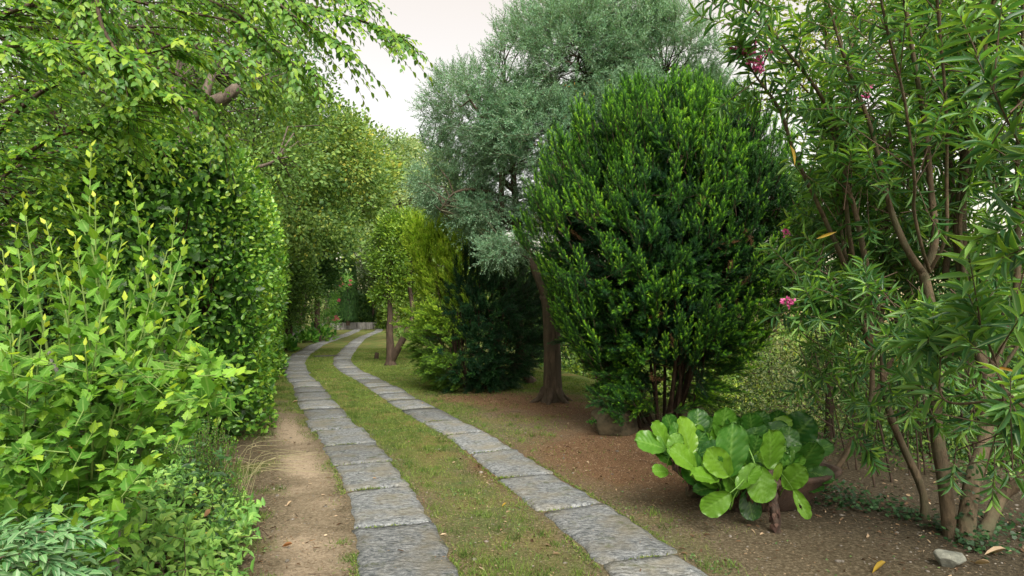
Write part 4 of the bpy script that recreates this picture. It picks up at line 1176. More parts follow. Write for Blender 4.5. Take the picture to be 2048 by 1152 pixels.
# ================================================================== HEDGES
def hedge(name, label, path, half, hgt, mat, n, L, W, seed, template=T_OVAL, n_each=0, mat_each=None, group=None, z0=0.02, round_=0.45, inner_n=0.5, depth=.16, cat='hedge', part='foliage', lump=.14, shoots=0):
    """path: list of (x, y) centre line; clipped hedge, leaves on the flanks, ends and top"""
    rng = np.random.default_rng(seed)
    Pp = np.array(path, float)
    seg = np.linalg.norm(np.diff(Pp, axis=0), axis=1); s = np.concatenate([[0], np.cumsum(seg)])
    tot = s[-1]
    gz = float(np.mean(terrain(Pp[:, 0], Pp[:, 1])))
    root = empty(name, (Pp[:, 0].mean(), Pp[:, 1].mean(), gz), label, cat, group)
    def shell(n, inset, zlo):
        # superellipse section (flank-top-flank) plus rounded ends, density falls with distance
        cl_ = half * math.pi / 2; u_ = rng.uniform(-cl_, tot + cl_, n)
        t = np.where(u_ < 0, -half * np.sin(-u_ / half), np.where(u_ > tot, tot + half * np.sin((u_ - tot) / half), u_))
        ph = rng.uniform(0, 1, n)
        a = (ph * 2 - 1) * (math.pi / 2) * 1.0
        # section: walk up flank (z 0..h) over the top
        per = hgt * 2 + half * 2; w = ph * per
        lat = np.where(w < hgt, -half, np.where(w < hgt + 2 * half, w - hgt - half, half))
        z = np.where(w < hgt, w, np.where(w < hgt + 2 * half, hgt, per - w))
        nl = np.where(w < hgt, -1.0, np.where(w < hgt + 2 * half, 0, 1.0)); nz_ = np.where((w >= hgt) & (w < hgt + 2 * half), 1.0, 0.0)
        # round corners
        cz = np.clip((z - (hgt - round_)) / round_, 0, 1); cl = np.clip((np.abs(lat) - (half - round_)) / round_, 0, 1)
        rr = np.sqrt(cz ** 2 + cl ** 2); f = np.where(rr > 1, 1 / rr, 1)
        z = np.where(cz > 0, hgt - round_ + cz * f * round_, z); lat = np.where(cl > 0, np.sign(lat) * (half - round_ + cl * f * round_), lat)
        nl = np.where((cz > 0) & (cl > 0), np.sign(lat) * cl, nl); nz_ = np.where((cz > 0) & (cl > 0), cz, nz_)
        # ends: half-round plan
        e = np.where(t < 0, t, np.where(t > tot, t - tot, 0))
        sh = np.sqrt(np.clip(1 - (np.abs(e) / half) ** 2, 0.0, 1))
        lat = lat * sh
        nt_ = e / half * 1.0
        tc = np.clip(t, 0, tot)
        bx = np.interp(tc, s, Pp[:, 0]); by = np.interp(tc, s, Pp[:, 1])
        k = np.clip(np.searchsorted(s, tc, 'right') - 1, 0, len(seg) - 1)
        dx = np.diff(Pp[:, 0])[k] / seg[k]; dy = np.diff(Pp[:, 1])[k] / seg[k]
        # end caps need extra area: jitter e
        P = np.stack([bx + dx * e + dy * lat, by + dy * e - dx * lat, z + zlo], -1)
        N = norm(np.stack([dy * nl * sh + dx * nt_, -dx * nl * sh + dy * nt_, nz_], -1))
        lm = (noise3(P[:, 0] * 1.6, P[:, 1] * 1.6, P[:, 2] * 1.6, seed) - .5) * 2 * lump
        P = P + N * (lm - inset)[:, None]
        return P, N
    P, N = shell(n, np.abs(rng.normal(0, depth, n)), gz + z0)
    D = norm(N * .55 + np.array([0, 0, .35]) + rng.normal(0, .55, P.shape))
    lv = Leaves()
    dist = np.maximum(P[:, 1], 1)
    sc = np.clip(dist / max(dist.min(), 5), 1, 2.0) ** .8
    keep = rng.uniform(size=n) < np.clip(1.0 / sc ** 1.6, .12, 1)
    sc2 = sc * rng.uniform(.65, 1.25, n)
    tnt = np.clip(rng.uniform(0, .75, n) + .22 * (rng.uniform(size=n) < .3) + .25 * (noise3(P[:, 0] * 2.5, P[:, 1] * 2.5, P[:, 2] * 2.5, seed + 1) - .4), 0, 1)
    lv.add(P[keep], D[keep], (N + np.array([0, 0, .55]) + rng.normal(0, .45, P.shape))[keep], (L * sc2)[keep], (W * sc2)[keep], tnt[keep])
    if shoots:
        Ps, Ns = shell(shoots, np.full(shoots, .02), gz + z0)
        k = (Ns[:, 2] > .0) ; Ps, Ns = Ps[k], Ns[k]
        A = norm(Ns * .7 + np.array([0, 0, .9]) + rng.normal(0, .25, Ps.shape))
        arr, _ = sprays(rng, Ps, A, rng.uniform(.10, .26, len(Ps)), 7, .8, 'spiral', L * .85, W * .8, tint=(.55, 1.0), taper=.5)
        lv.add(*arr)
    put_leaves(root, lv, template, mat, mat_each, n_each, part)
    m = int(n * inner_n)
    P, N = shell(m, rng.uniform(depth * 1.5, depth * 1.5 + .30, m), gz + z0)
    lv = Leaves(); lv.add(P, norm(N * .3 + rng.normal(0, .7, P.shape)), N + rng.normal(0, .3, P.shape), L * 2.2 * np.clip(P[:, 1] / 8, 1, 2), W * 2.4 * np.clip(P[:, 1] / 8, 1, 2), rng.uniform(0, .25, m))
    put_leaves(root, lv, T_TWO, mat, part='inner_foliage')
    g = Geo()
    k = int(tot * 2.2) + 3
    for q in range(k):
        t = (q + .5) / k * tot; b = np.array([np.interp(t, s, Pp[:, 0]), np.interp(t, s, Pp[:, 1]), gz])
        for r in range(2):
            j = rng.normal(0, .15, 2); g.tube(curve([b + [j[0], j[1], -.03], b + [j[0] * 2 + rng.normal(0, .1), j[1] * 2, hgt * .45], b + [j[0] * 3, j[1] * 3 + rng.normal(0, .15), hgt * .85]], 6), np.linspace(.022, .008, 6), 5)
    g.obj('stems', BARK_DARK, root, kind='stuff')
    return root
C_LAU = [(0.035, 0.12, 0.02), (0.085, 0.24, 0.028), (0.19, 0.40, 0.04), (0.42, 0.60, 0.07)]
M_LAU = leafmat('hedge_leaves', C_LAU, .33, .28, .5); M_LAU1 = leafmat('hedge_leaf', C_LAU, .33, .28, .5, each=True, vein=(.18, .3, .08), vfac=.4)
hedge('clipped_hedge', 'tall glossy clipped hedge with rounded near end, between the lobed-leaf shrub and the sandy strip', [(-4.15, 8.0), (-4.65, 9.5), (-5.45, 12.0), (-6.35, 15.0), (-7.0, 17.4)], 1.17, 3.45, M_LAU, 60000, .058, .036, 401, T_OVAL, 300, M_LAU1, round_=.6, shoots=1700, depth=.17, lump=.24)

M_H_DARK = leafmat('dark_hedge_leaves', [(0.04, 0.10, 0.035), (0.08, 0.18, 0.045), (0.14, 0.27, 0.055), (0.25, 0.38, 0.07)], .45, .25, .4)
M_H_YEL = leafmat('yellow_hedge_leaves', [(0.06, 0.13, 0.02), (0.15, 0.26, 0.03), (0.28, 0.41, 0.04), (0.44, 0.52, 0.06)], .45, .3, .4)
M_H_GRN = leafmat('green_hedge_leaves', [(0.05, 0.15, 0.04), (0.10, 0.26, 0.055), (0.16, 0.36, 0.07), (0.27, 0.46, 0.10)], .45, .3, .4)
HG = 'clipped hedges on the retaining wall'
hedge('clipped_hedge', 'dark tall hedge with bluish drooping foliage just past the near hedge', [(-8.3, 20.3), (-8.9, 22.6)], .62, 3.6, M_BLUE, 9000, .10, .035, 402, T_TWO, group=HG, round_=.5, lump=.25)
hedge('clipped_hedge', 'low yellow-green hedge at the foot of the dark tall one', [(-7.75, 20.6), (-8.2, 22.2)], .40, 1.45, M_H_YEL, 6000, .06, .04, 403, T_TWO, group=HG, round_=.3)
hedge('clipped_hedge', 'fresh green square hedge behind the broad-leaved clump on the far wall', [(-10.3, 30), (-11.3, 34.5)], .7, 2.9, M_H_GRN, 8000, .075, .045, 404, T_TWO, group=HG, round_=.35)
hedge('clipped_hedge', 'narrow pale hedge beside the square green one on the far wall', [(-9.45, 26.6), (-9.9, 28.6)], .5, 2.3, M_H_YEL, 5000, .07, .045, 405, T_TWO, group=HG, round_=.3)
hedge('clipped_hedge', 'dark hedge closing the far end of the driveway behind the curved wall', [(-12.6, 50.5), (-10.8, 52.3), (-8.8, 53)], .9, 2.6, M_H_DARK, 9000, .12, .08, 406, T_TWO, round_=.5, lump=.3)
hedge('clipped_hedge', 'yellow-green conifer hedge where the right-hand track ends', [(-9.0, 49.6), (-8.2, 49.8), (-6.6, 49.2)], .85, 3.4, M_H_YEL, 9000, .12, .06, 407, T_TWO, round_=.6, lump=.3)
# ------- slender dark cypress and silver shrub at the far bend
def cypress():
    rng = np.random.default_rng(420)
    b = np.array([-11.4, 47.5, .3]); root = empty('cypress_tree', b, 'slim dark cypress column rising behind the red-flowered bush', 'tree')
    g = Geo(); g.tube([b, b + [0, 0, 6]], [.14, .03], 7); g.obj('trunk', BARK_DARK, root)
    n = 7000; z = rng.uniform(0.3, 6.6, n); th = rng.uniform(0, 6.283, n); r = .62 * np.sin(np.clip((6.9 - z) / 6.9, 0, 1) * 1.9) ** .8 * rng.uniform(.75, 1.05, n)
    P = b + np.stack([np.cos(th) * r, np.sin(th) * r, z], -1)
    lv = Leaves(); lv.add(P, norm(np.stack([np.cos(th) * .35, np.sin(th) * .35, np.ones(n)], -1) + rng.normal(0, .2, (n, 3))), np.stack([np.cos(th), np.sin(th), 0 * z], -1), rng.uniform(.12, .22, n), .07, rng.uniform(0, .5, n))
    put_leaves(root, lv, T_TWO, M_MID, part='crown')
cypress()
tree('silver_shrub', 'silvery grey-green shrub in front of the far pale trees', 'shrub', (-10.5, 51.5, 0), [(-10.5, 51.5, 0), (-10.45, 51.5, 2), (-10.4, 51.5, 3.6)],
     [B(735, 520, 51.5, 1.35, 1.2, 2.0), B(755, 480, 51, 1.0, 1, 1.4)], M_GREY, 260, .4, 40, .18, .05, 421, r_base=.12, inner=.4, tipup=.8)
tree('leafy_tree', 'mid-green tree trunk-high behind the square hedge', 'tree', (-11.5, 36.0, .4), [(-11.5, 36, .4), (-11.4, 36, 3), (-11, 36, 5)],
     [B(650, 430, 33, 1.6, 1.6, 1.5), B(625, 500, 31, 1.2, 1.4, 1.3), B(680, 460, 35, 1.3, 1.5, 1.4)], M_OAK, 300, .45, 46, .12, .075, 422, r_base=.2, inner=.5, group=TG)

# ------- red-flowered bush at the far wall
M_RED = leafmat('red_petals', [(0.50, 0.04, 0.13), (0.68, 0.10, 0.22)], .5, .3, .3, tboost=(1, 1, 1))
M_PINK = leafmat('pink_petals', [(0.45, 0.06, 0.22), (0.72, 0.16, 0.40)], .5, .35, .3, tboost=(1, 1, 1))
def petals(rng, C, r, k, lv, L):
    d = rdir(rng, len(C) * k)
    P = np.repeat(C, k, 0) + d * r * .35
    lv.add(P, norm(d + rng.normal(0, .3, P.shape)), rdir(rng, len(P)), L, L * .7, rng.uniform(0, 1, len(P)))
def rosebush():
    rng = np.random.default_rng(430)
    b = np.array([-10.9, 40.0, 0.36]); b[0] = wall_x(40.) - .0
    root = empty('flowering_bush', b, 'bush with round red flowers hanging over the far retaining wall', 'bush')
    g = Geo()
    for k in range(7):
        a = rng.uniform(0, 6.28); g.tube(curve([b, b + [math.cos(a) * .3, math.sin(a) * .3, 1.2], b + [math.cos(a) * .9 + .5, math.sin(a) * .5, 2.3]], 6), np.linspace(.03, .01, 6), 5)
    g.obj('stems', BARK_DARK, root, kind='stuff')
    C, O = crown_points(rng, [B(665, 570, 40, .7, .6, .6), B(685, 565, 40, .6, .6, .5), B(650, 610, 40, .8, .7, 1.0), B(655, 640, 40, .7, .6, .6)], 190, .4)
    lv = Leaves(); lv.add(*clump_leaves(rng, C, O, .26, 36, .11, .05, (0, 1), tipup=.3)); put_leaves(root, lv, T_TWO, M_H_GRN, part='foliage')
    for (px, py) in [(656, 549), (679, 546), (683, 558), (687, 568), (701, 562), (700, 569), (681, 572), (670, 575), (678, 601), (672, 634), (668, 640), (676, 637)]:
        lv = Leaves(); petals(rng, at(px, py, 39.2)[None], .11, 14, lv, .085)
        put_leaves(root, lv, T_TWO, M_RED, part='flower')
rosebush()

# ------- retaining walls
def wallmat():
    m, t, n, l = nt('wall_concrete'); out = n.new('ShaderNodeOutputMaterial')
    geo = n.new('ShaderNodeNewGeometry'); mp = n.new('ShaderNodeMapping'); l.new(geo.outputs['Position'], mp.inputs[0]); mp.inputs['Scale'].default_value = (3, 3, .6)
    a = tex(n, l, 'noise', 4, 5, .7, mp.outputs[0]); b = tex(n, l, 'noise', 40, 4, .7, geo.outputs['Position'])
    c = ramp(n, l, a.outputs[0], [(.3, (0.13, 0.125, 0.115)), (.5, (.24, .235, .22)), (.7, (.34, .33, .31))])
    p = n.new('ShaderNodeBsdfPrincipled'); l.new(c, p.inputs['Base Color']); p.inputs['Roughness'].default_value = .9
    bp = n.new('ShaderNodeBump'); bp.inputs['Strength'].default_value = .5; bp.inputs['Distance'].default_value = .02
    l.new(b.outputs[0], bp.inputs['Height']); l.new(bp.outputs[0], p.inputs['Normal']); l.new(p.outputs[0], out.inputs['Surface']); return m
M_WALL = wallmat()
def wall(label, pts, h, th=.22, seg=.6):
    P = curve([np.array([p[0], p[1], 0.0]) for p in pts], 40)
    root = empty('retaining_wall', P[0], label, 'wall', 'low grey retaining walls of upright stones')
    s = np.concatenate([[0], np.cumsum(np.linalg.norm(np.diff(P, axis=0), axis=1))])
    rng = np.random.default_rng(int(abs(pts[0][0]) * 100))
    t = 0.0
    while t < s[-1] - .1:
        e = min(t + seg * rng.uniform(.8, 1.2), s[-1])
        a = np.array([np.interp(t + .006, s, P[:, k]) for k in range(3)]); b = np.array([np.interp(e - .006, s, P[:, k]) for k in range(3)])
        d = norm(b - a); nn = np.array([-d[1], d[0], 0]); nn = nn if nn[0] < 0 else -nn
        hh = h + rng.normal(0, .008); o = nn * rng.normal(0, .006)
        c = .012
        V = []
        for q, zz, ins in ((0, -.15, 0), (1, hh - c, 0), (2, hh, c)):
            for (pt, sd) in ((a + d * ins, ins), (b - d * ins, ins)):
                V += [pt + o + nn * sd + [0, 0, zz], pt + o + nn * (th - sd) + [0, 0, zz]]
        V = np.array(V)
        F = []
        for r in (0, 4):
            F += [[r, r + 2, r + 6, r + 4], [r + 2, r + 3, r + 7, r + 6], [r + 3, r + 1, r + 5, r + 7], [r + 1, r, r + 4, r + 5]]
        F += [[8, 10, 11, 9]]
        obj_np('stone_block', V, np.array(F), M_WALL, root)
        t = e
wall('low grey wall of upright stones, nearest part beside the hedge end', [(-7.35, 20.0), (-7.5, 21.2), (-8.15, 24), (-9.0, 27.5), (-10.1, 32.5), (-11.3, 38), (-12.1, 43)], .40)
wall('curved low grey wall at the far end of the driveway', [(-12.1, 43.1), (-12.4, 46), (-11.6, 48.3), (-10.3, 49.2), (-9.4, 49.3)], .47)

# ------- broad-leaved clumps on the wall foot
C_BER = [(0.03, 0.12, 0.02), (0.06, 0.20, 0.025), (0.13, 0.32, 0.04), (0.22, 0.42, 0.07)]
M_BER = leafmat('broad_leaves', C_BER, .35, .3, .45); 
def far_clump(px, py, n, rx, ry, rz, label, seed):
    rng = np.random.default_rng(seed); g0 = gpos(px, py); b = np.array([g0[0], g0[1], 0])
    root = empty('broad_leaved_plant', b, label, 'plant', 'broad-leaved clumps at the foot of the wall')
    d = rdir(rng, n); d[:, 2] = np.abs(d[:, 2]); P = b + d * np.array([rx, ry, rz]) * rng.uniform(.5, 1, (n, 1))
    lv = Leaves(); lv.add(P, norm(d + [0, 0, .5] + rng.normal(0, .3, d.shape)), norm(d * .6 + [0, 0, .6] + rng.normal(0, .3, d.shape)), rng.uniform(.16, .26, n), rng.uniform(.12, .19, n), rng.uniform(0, 1, n))
    put_leaves(root, lv, T_OVAL, M_BER, part='foliage')
far_clump(572, 704, 110, .36, .35, .55, 'small bright broad-leaved clump in front of the near wall', 440)
far_clump(636, 682, 240, .75, 1.6, .72, 'wide row of bright broad leaves hiding the middle of the wall', 441)
far_clump(615, 685, 130, .5, .9, .6, 'bright broad-leaved clump at the near end of the wide row', 442)

# ================================================================== FORKED SMALL TREE, STUMP, DRAIN
M_TOP = leafmat('laurel_leaves', [(0.08, 0.18, 0.025), (0.13, 0.25, 0.03), (0.27, 0.42, 0.04), (0.50, 0.58, 0.07)], .38, .3, .45)
Y = 18.6; fb = gpos(781, 731); fb = np.array([fb[0], fb[1], float(terrain(fb[0], fb[1]))]); Y = fb[1]
tree('forked_tree', 'small round-headed tree with two dark stems forking from the lawn beside the right-hand track', 'tree', fb,
     [fb, at(781, 700, Y), at(779, 660, Y), at(780, 620, Y), at(776, 560, Y)],
     [B(788, 515, Y, .70, .7, 1.0), B(805, 465, Y, .68, .65, .55), B(825, 560, Y, .45, .5, .6), B(778, 588, Y, .42, .45, .35), B(835, 495, Y + .2, .7, .6, .7)],
     M_TOP, 560, .22, 42, .085, .035, 450, BARK_DARK, r_base=.13, inner=.35, br=.014, tipup=.4, nz=.25, nscale=1.5, template=T_TWO,
     limbs=[((at(783, 722, Y), at(799, 692, Y - .1), at(814, 662, Y - .2), at(826, 628, Y - .2), at(818, 570, Y)), .105, .05)])
def stump():
    b = gpos(752, 718); rng = np.random.default_rng(5)
    g = Geo(); g.tube([b + [0, 0, -.05], b + [.01, 0, .0], b + [.02, 0, .14], b + [.035, 0, .19]], [.075, .07, .062, .06], 10, rng=rng, bump=.08)
    o = g.obj('tree_stump', BARK_DARK, None); tag(o, 'small dark sawn stump on the lawn left of the forked tree', 'stump')
stump()
def drain():
    m, t, n, l = nt('drain_iron'); out = n.new('ShaderNodeOutputMaterial'); p = n.new('ShaderNodeBsdfPrincipled')
    geo = n.new('ShaderNodeNewGeometry'); a = tex(n, l, 'noise', 30, 4, .6, geo.outputs['Position'])
    l.new(ramp(n, l, a.outputs[0], [(.3, (.03, .028, .026)), (.7, (.07, .062, .055))]), p.inputs['Base Color']); p.inputs['Roughness'].default_value = .7; l.new(p.outputs[0], out.inputs['Surface'])
    a0 = gpos(632, 713.5); a1 = gpos(676, 711.5)
    root = empty('drain_grate', (a0 + a1) / 2, 'dark drain grate set across the grass between the two tracks', 'grate')
    d = norm(a1 - a0); nn = np.array([-d[1], d[0], 0]); L = np.linalg.norm(a1 - a0); w = .26
    def box(c, hx, hy, z0, z1, nm):
        V = np.array([c + d * sx * hx + nn * sy * hy + [0, 0, z] for z in (z0, z1) for (sx, sy) in ((-1, -1), (1, -1), (1, 1), (-1, 1))])
        F = np.array([[4, 5, 6, 7], [0, 1, 5, 4], [1, 2, 6, 5], [2, 3, 7, 6], [3, 0, 4, 7]])
        obj_np(nm, V, F, m, root)
    c = (a0 + a1) / 2
    gz = float(terrain(c[0], c[1])) + .012
    for s in (-1, 1):
        box(c + nn * s * w / 2, L / 2, .02, gz - .04, gz + .022, 'frame'); box(c + d * s * (L / 2 + .02), .02, w / 2 + .02, gz - .04, gz + .022, 'frame')
    k = 16
    for i in range(k):
        box(c + d * ((i + .5) / k - .5) * L, L / k * .3, w / 2 - .02, gz - .03, gz + .014, 'grate_bar')
drain()

# ================================================================== TREES AND SHRUBS DOWN THE SLOPE ON THE RIGHT
M_PALE = leafmat('pale_slope_leaves', [(0.03, 0.055, 0.02), (0.08, 0.12, 0.04), (0.17, 0.21, 0.09), (0.33, 0.33, 0.18)], .5, .35, .3)
M_LIME = leafmat('lime_slope_leaves', [(0.06, 0.13, 0.025), (0.13, 0.24, 0.035), (0.26, 0.38, 0.05), (0.38, 0.46, 0.07)], .5, .4, .3)
DG = 'trees growing down the slope behind the lawn'
def slope_tree(label, x, y, top, r, mat, seed, L=.13, W=.075, n=230, nm='slope_tree', hz=.8, k=44, inner=.45, nz=.0, cr=.5, blobs=None):
    b = np.array([x, y, float(terrain(x, y)) - .05])
    c = np.array([x, y, top - r * hz])
    bl = blobs or [(c, (r, r * .9, r * hz)), (c + [r * .4, 0, -r * .7], (r * .9, r * .8, r * .7)), (c + [-r * .45, .2, -r * .8], (r * .8, r * .8, r * .7))]
    tree(nm, label, 'tree', b, [b, b + [.1, 0, (c[2] - b[2]) * .5], c], bl, mat, n, cr, k, L, W, seed, r_base=.13, group=DG, inner=inner, nz=nz, br=.018)
slope_tree('dark green tree filling the gap between the two yew bushes', 1.0, 19.0, 3.4, 1.9, M_MID, 501, .11, .06, 300)
slope_tree('dark bushy tree right behind the smaller yew bush', 0.1, 15.8, 2.7, 1.0, M_MID, 502, .08, .045, 200, cr=.3)
slope_tree('yellow-green tree behind the olive, above the smaller yew', -1.9, 22.0, 4.6, 1.8, M_LIME, 503, .12, .07, 260)
slope_tree('bright green low tree behind the bare olive trunk', 2.3, 17.5, 0.9, 1.5, M_LIME, 504, .10, .06, 230)
slope_tree('bright leafy tree below the crest, right of the olive trunk', 3.6, 19.0, 2.2, 1.9, M_LIME, 505, .12, .07, 240)
slope_tree('pale sunlit tree seen low between the big yew and the oleanders', 6.6, 14.5, 0.9, 1.9, M_PALE, 506, .09, .05, 420, cr=.35)
slope_tree('dark tree low behind the oleander stems', 8.6, 13.0, 1.3, 2.0, M_MID, 507, .09, .05, 380, cr=.35)
slope_tree('green tree low behind the thick oleander trunk', 9.4, 10.5, 2.1, 1.8, M_MID, 508, .08, .045, 380, cr=.32)
slope_tree('far olive-green tree standing low behind the big yew', 9.0, 24.0, 3.0, 3.0, M_OAK2, 509, .15, .09, 300)
slope_tree('far pale tree standing low at the right edge', 18.0, 24.0, 3.6, 3.6, M_PALE, 510, .17, .1, 300)
slope_tree('far green tree low between the yew bushes', -2.0, 33.0, 5.0, 3.2, M_OAK, 511, .17, .1, 320)
slope_tree('far pale green tree behind the olive crown', 4.5, 36.0, 4.6, 3.8, M_FAR_HAZE, 512, .2, .12, 300)
b_ = onground(3.75, 8.1)
tree('dark_shrub', 'dark green shrub filling the gap between the big yew and the leaning oleander stems', 'shrub', b_, [b_, b_ + [0, 0, 1.2], b_ + [-.1, 0, 2.2]],
     [(b_ + [0, 0, 2.3], (.62, .6, .75)), (b_ + [.3, .2, 3.0], (.6, .6, .6)), (b_ + [-.1, 0, 1.7], (.4, .5, .4))], M_MID, 330, .2, 40, .065, .02, 521, BARK_DARK, r_base=.05, inner=.2, br=.01, nz=.2)
b_ = onground(6.3, 8.6)
tree('dark_shrub', 'dark shrub deep behind the thick oleander trunks at the right edge', 'shrub', b_, [b_, b_ + [0, 0, 1.2], b_ + [-.1, 0, 2.2]],
     [(b_ + [0, 0, 1.6], (1.3, .8, 1.1)), (b_ + [.5, .2, 2.6], (1.1, .6, .9))], M_MID, 420, .24, 40, .07, .03, 522, BARK_DARK, r_base=.05, inner=.3, br=.01, nz=.2)
# second trunk behind the small yew
tb = onground(0.35, 13.6)
tree('dark_tree', 'short dark trunk half hidden at the right side of the smaller yew', 'tree', tb, [tb, at(1042, 720, 13.6), at(1040, 650, 13.6), at(1035, 580, 13.6)],
     [B(1045, 600, 13.7, .55, .5, .45), B(1020, 570, 13.8, .5, .5, .35)], M_MID, 130, .16, 40, .05, .018, 520, BARK_DARK, r_base=.12, inner=.3)
# backlit yellow-green tree top right, sky showing through
tree('backlit_tree', 'thin yellow-green tree with the pale sky showing through, behind the oleander tops', 'tree', (5.4, 8.6, -.9),
     [(5.4, 8.6, -.9), (4.9, 8.7, 1.5), (4.6, 8.8, 3.5), (4.4, 8.8, 5.2)],
     [B(1600, 60, 8.8, .8, .8, .6), B(1570, 180, 8.8, .6, .7, .8), B(1650, 150, 9, .8, .8, .9), B(1720, 60, 9.4, 1.0, .9, .9), B(1620, 330, 9, .5, .6, .7), B(1700, 330, 9.4, .8, .8, .8), B(1850, 100, 9.4, 1.0, .9, 1.0), B(1950, 250, 9.4, 1.1, .9, 1.3)],
     leafmat('backlit_leaves', [(0.12, 0.2, 0.02), (0.25, 0.34, 0.03), (0.4, 0.46, 0.05)], .5, .5, .3), 420, .26, 18, .05, .036, 530, BARK_DARK, r_base=.07, inner=.2, nz=.3, nscale=1.2, br=.008, template=T_OVAL)

# ================================================================== OVERHANGING TREE TOP LEFT
C_HB = [(0.04, 0.13, 0.04), (0.10, 0.25, 0.045), (0.22, 0.40, 0.05), (0.50, 0.60, 0.06)]
M_HB = leafmat('hornbeam_leaves', C_HB, .42, .5, .4); M_HB1 = leafmat('hornbeam_leaf', C_HB, .42, .5, .4, each=True, vein=(.15, .28, .07), vfac=.4)
def hornbeam():
    rng = np.random.default_rng(601)
    b = onground(-6.2, 5.4)
    root = empty('overhanging_tree', b, 'broad-leaved tree whose drooping branches hang in from the upper left corner', 'tree')
    g = Geo(); tp = curve([b + [0, 0, -.1], b + [.1, 0, 2], b + [.3, 0, 4.2], b + [.5, .1, 6.4]], 12); g.tube(tp, np.linspace(.24, .1, 12), 10, rng=rng, bump=.08); g.obj('trunk', BARK_DARK, root)
    main = [ # (points px,py,Y)
        [(-60, 330, 4.6), (60, 200, 4.5), (180, 140, 4.4), (300, 105, 4.3), (380, 80, 4.2), (470, 90, 4.1)],
        [(-60, 380, 4.2), (80, 290, 4.1), (200, 240, 4.1), (330, 180, 4.0)],
        [(-60, 60, 4.8), (60, 10, 4.8), (180, -10, 4.8), (350, 20, 4.8), (520, 60, 4.7), (640, 150, 4.6)],
        [(100, -120, 5.0), (300, -40, 5.0), (460, 20, 5.0), (540, 90, 4.9), (600, 140, 4.8)],
        [(200, -160, 5.2), (420, -60, 5.2), (600, 5, 5.2), (720, 40, 5.1), (820, 78, 5.0)],
        [(240, -180, 5.4), (500, -90, 5.4), (640, -40, 5.4), (740, 5, 5.3)],
        [(220, -190, 4.8), (400, -90, 4.8), (520, -20, 4.8), (600, 40, 4.7), (690, 90, 4.7)],
        [(-80, 120, 4.0), (40, 90, 3.9), (160, 90, 3.8), (260, 120, 3.8)],
        [(-80, 430, 5.2), (40, 330, 5.2), (180, 290, 5.2), (330, 280, 5.2)],
        [(-60, 500, 4.4), (30, 420, 4.4), (120, 380, 4.4)],
        [(-60, 600, 4.8), (30, 540, 4.8), (110, 520, 4.8)],
        [(180, -100, 4.5), (200, 40, 4.4), (240, 120, 4.3), (260, 210, 4.3)],
        [(-80, 250, 5.6), (100, 160, 5.6), (280, 130, 5.5), (400, 180, 5.4), (440, 260, 5.4)],
        [(-80, 40, 6.0), (100, 60, 6.0), (280, 60, 5.9), (450, 120, 5.8), (520, 170, 5.8)],
    ]
    lv = Leaves(); tw = Geo()
    for mi, pts in enumerate(main):
        P = curve([at(*p) for p in pts], 26); g = Geo()
        src = tp[min(len(tp) - 1, 4 + mi % 7)]
        full = np.vstack([curve([src, (src + P[0]) / 2 + [0, 0, .15], P[0]], 6)[:-1], P])
        g.tube(full, np.interp(np.linspace(0, 1, len(full)), [0, .25, 1], [.05, .018, .003]), 6); g.obj('branch', BARK_DARK, root)
        nt_ = 62
        idx = rng.uniform(1, 24.5, nt_); k = idx.astype(int); f = (idx - k)[:, None]
        o = P[k] * (1 - f) + P[k + 1] * f; t = norm(P[k + 1] - P[k])
        side = norm(np.cross(t, [0, 0, 1.0]))
        sg = rng.choice([-1, 1], nt_)[:, None]
        A = norm(t * .9 + side * sg * rng.uniform(.4, 1, (nt_, 1)) + np.array([0, 0, -.25]) + rng.normal(0, .15, (nt_, 3)))
        Ls = rng.uniform(.22, .52, nt_)
        arr, ends = sprays(rng, o, A, Ls, 11, 1.0, 'flat', .072, .043, bend=np.array([0, 0, -.28]) + 0 * o, tint=(.05, .65), tipt=.25, taper=.65, start=.05, jit=.3)
        arr = list(arr); arr[1] = norm(arr[1] + [0, 0, -.25]); lv.add(*arr)
        tw.segs(ends[0], ends[1], .0035, .0025); tw.segs(ends[1], ends[2], .0025, .001)
        # leaves right on the branch
        arr, _ = sprays(rng, P[2:-1:2], t[:1] * 0 + norm(P[3::2][:len(P[2:-1:2])] - P[2:-1:2][:len(P[3::2])]), np.full(len(P[2:-1:2]), .16), 5, 1.0, 'flat', .066, .038, tint=(.1, .8), taper=.9, jit=.35)
        lv.add(*arr)
    tw.obj('twigs', BARK_DARK, root, kind='stuff')
    # outer body of the crown, off to the left
    C, O = crown_points(rng, [((-4.6, 6.2, 4.6), (1.9, 1.4, 1.8)), ((-5.2, 6.4, 2.2), (1.3, 1.2, 1.3)), ((-3.2, 6.6, 4.9), (1.7, 1.2, 1.1)), ((-6, 5, 6), (2.5, 2, 1.5))], 800, .35, -.8, .3, 4, .9)
    c = np.repeat(C, 2, 0) + rng.normal(0, .12, (len(C) * 2, 3)); oo = np.repeat(O, 2, 0)
    arr, ends = sprays(rng, c, norm(oo + rng.normal(0, .5, c.shape) + [0, 0, -.1]), rng.uniform(.3, .5, len(c)), 11, 1.0, 'flat', .066, .040, bend=np.array([0, 0, -.25]) + 0 * c, tint=(.0, .6), taper=.7, jit=.35)
    lv.add(*arr); limbs_to(rng, tp[5:], C[::3], .02, .004).obj('limbs', BARK_DARK, root, kind='stuff')
    put_leaves(root, lv, T_OVAL, M_HB, M_HB1, 300, 'foliage')
hornbeam()

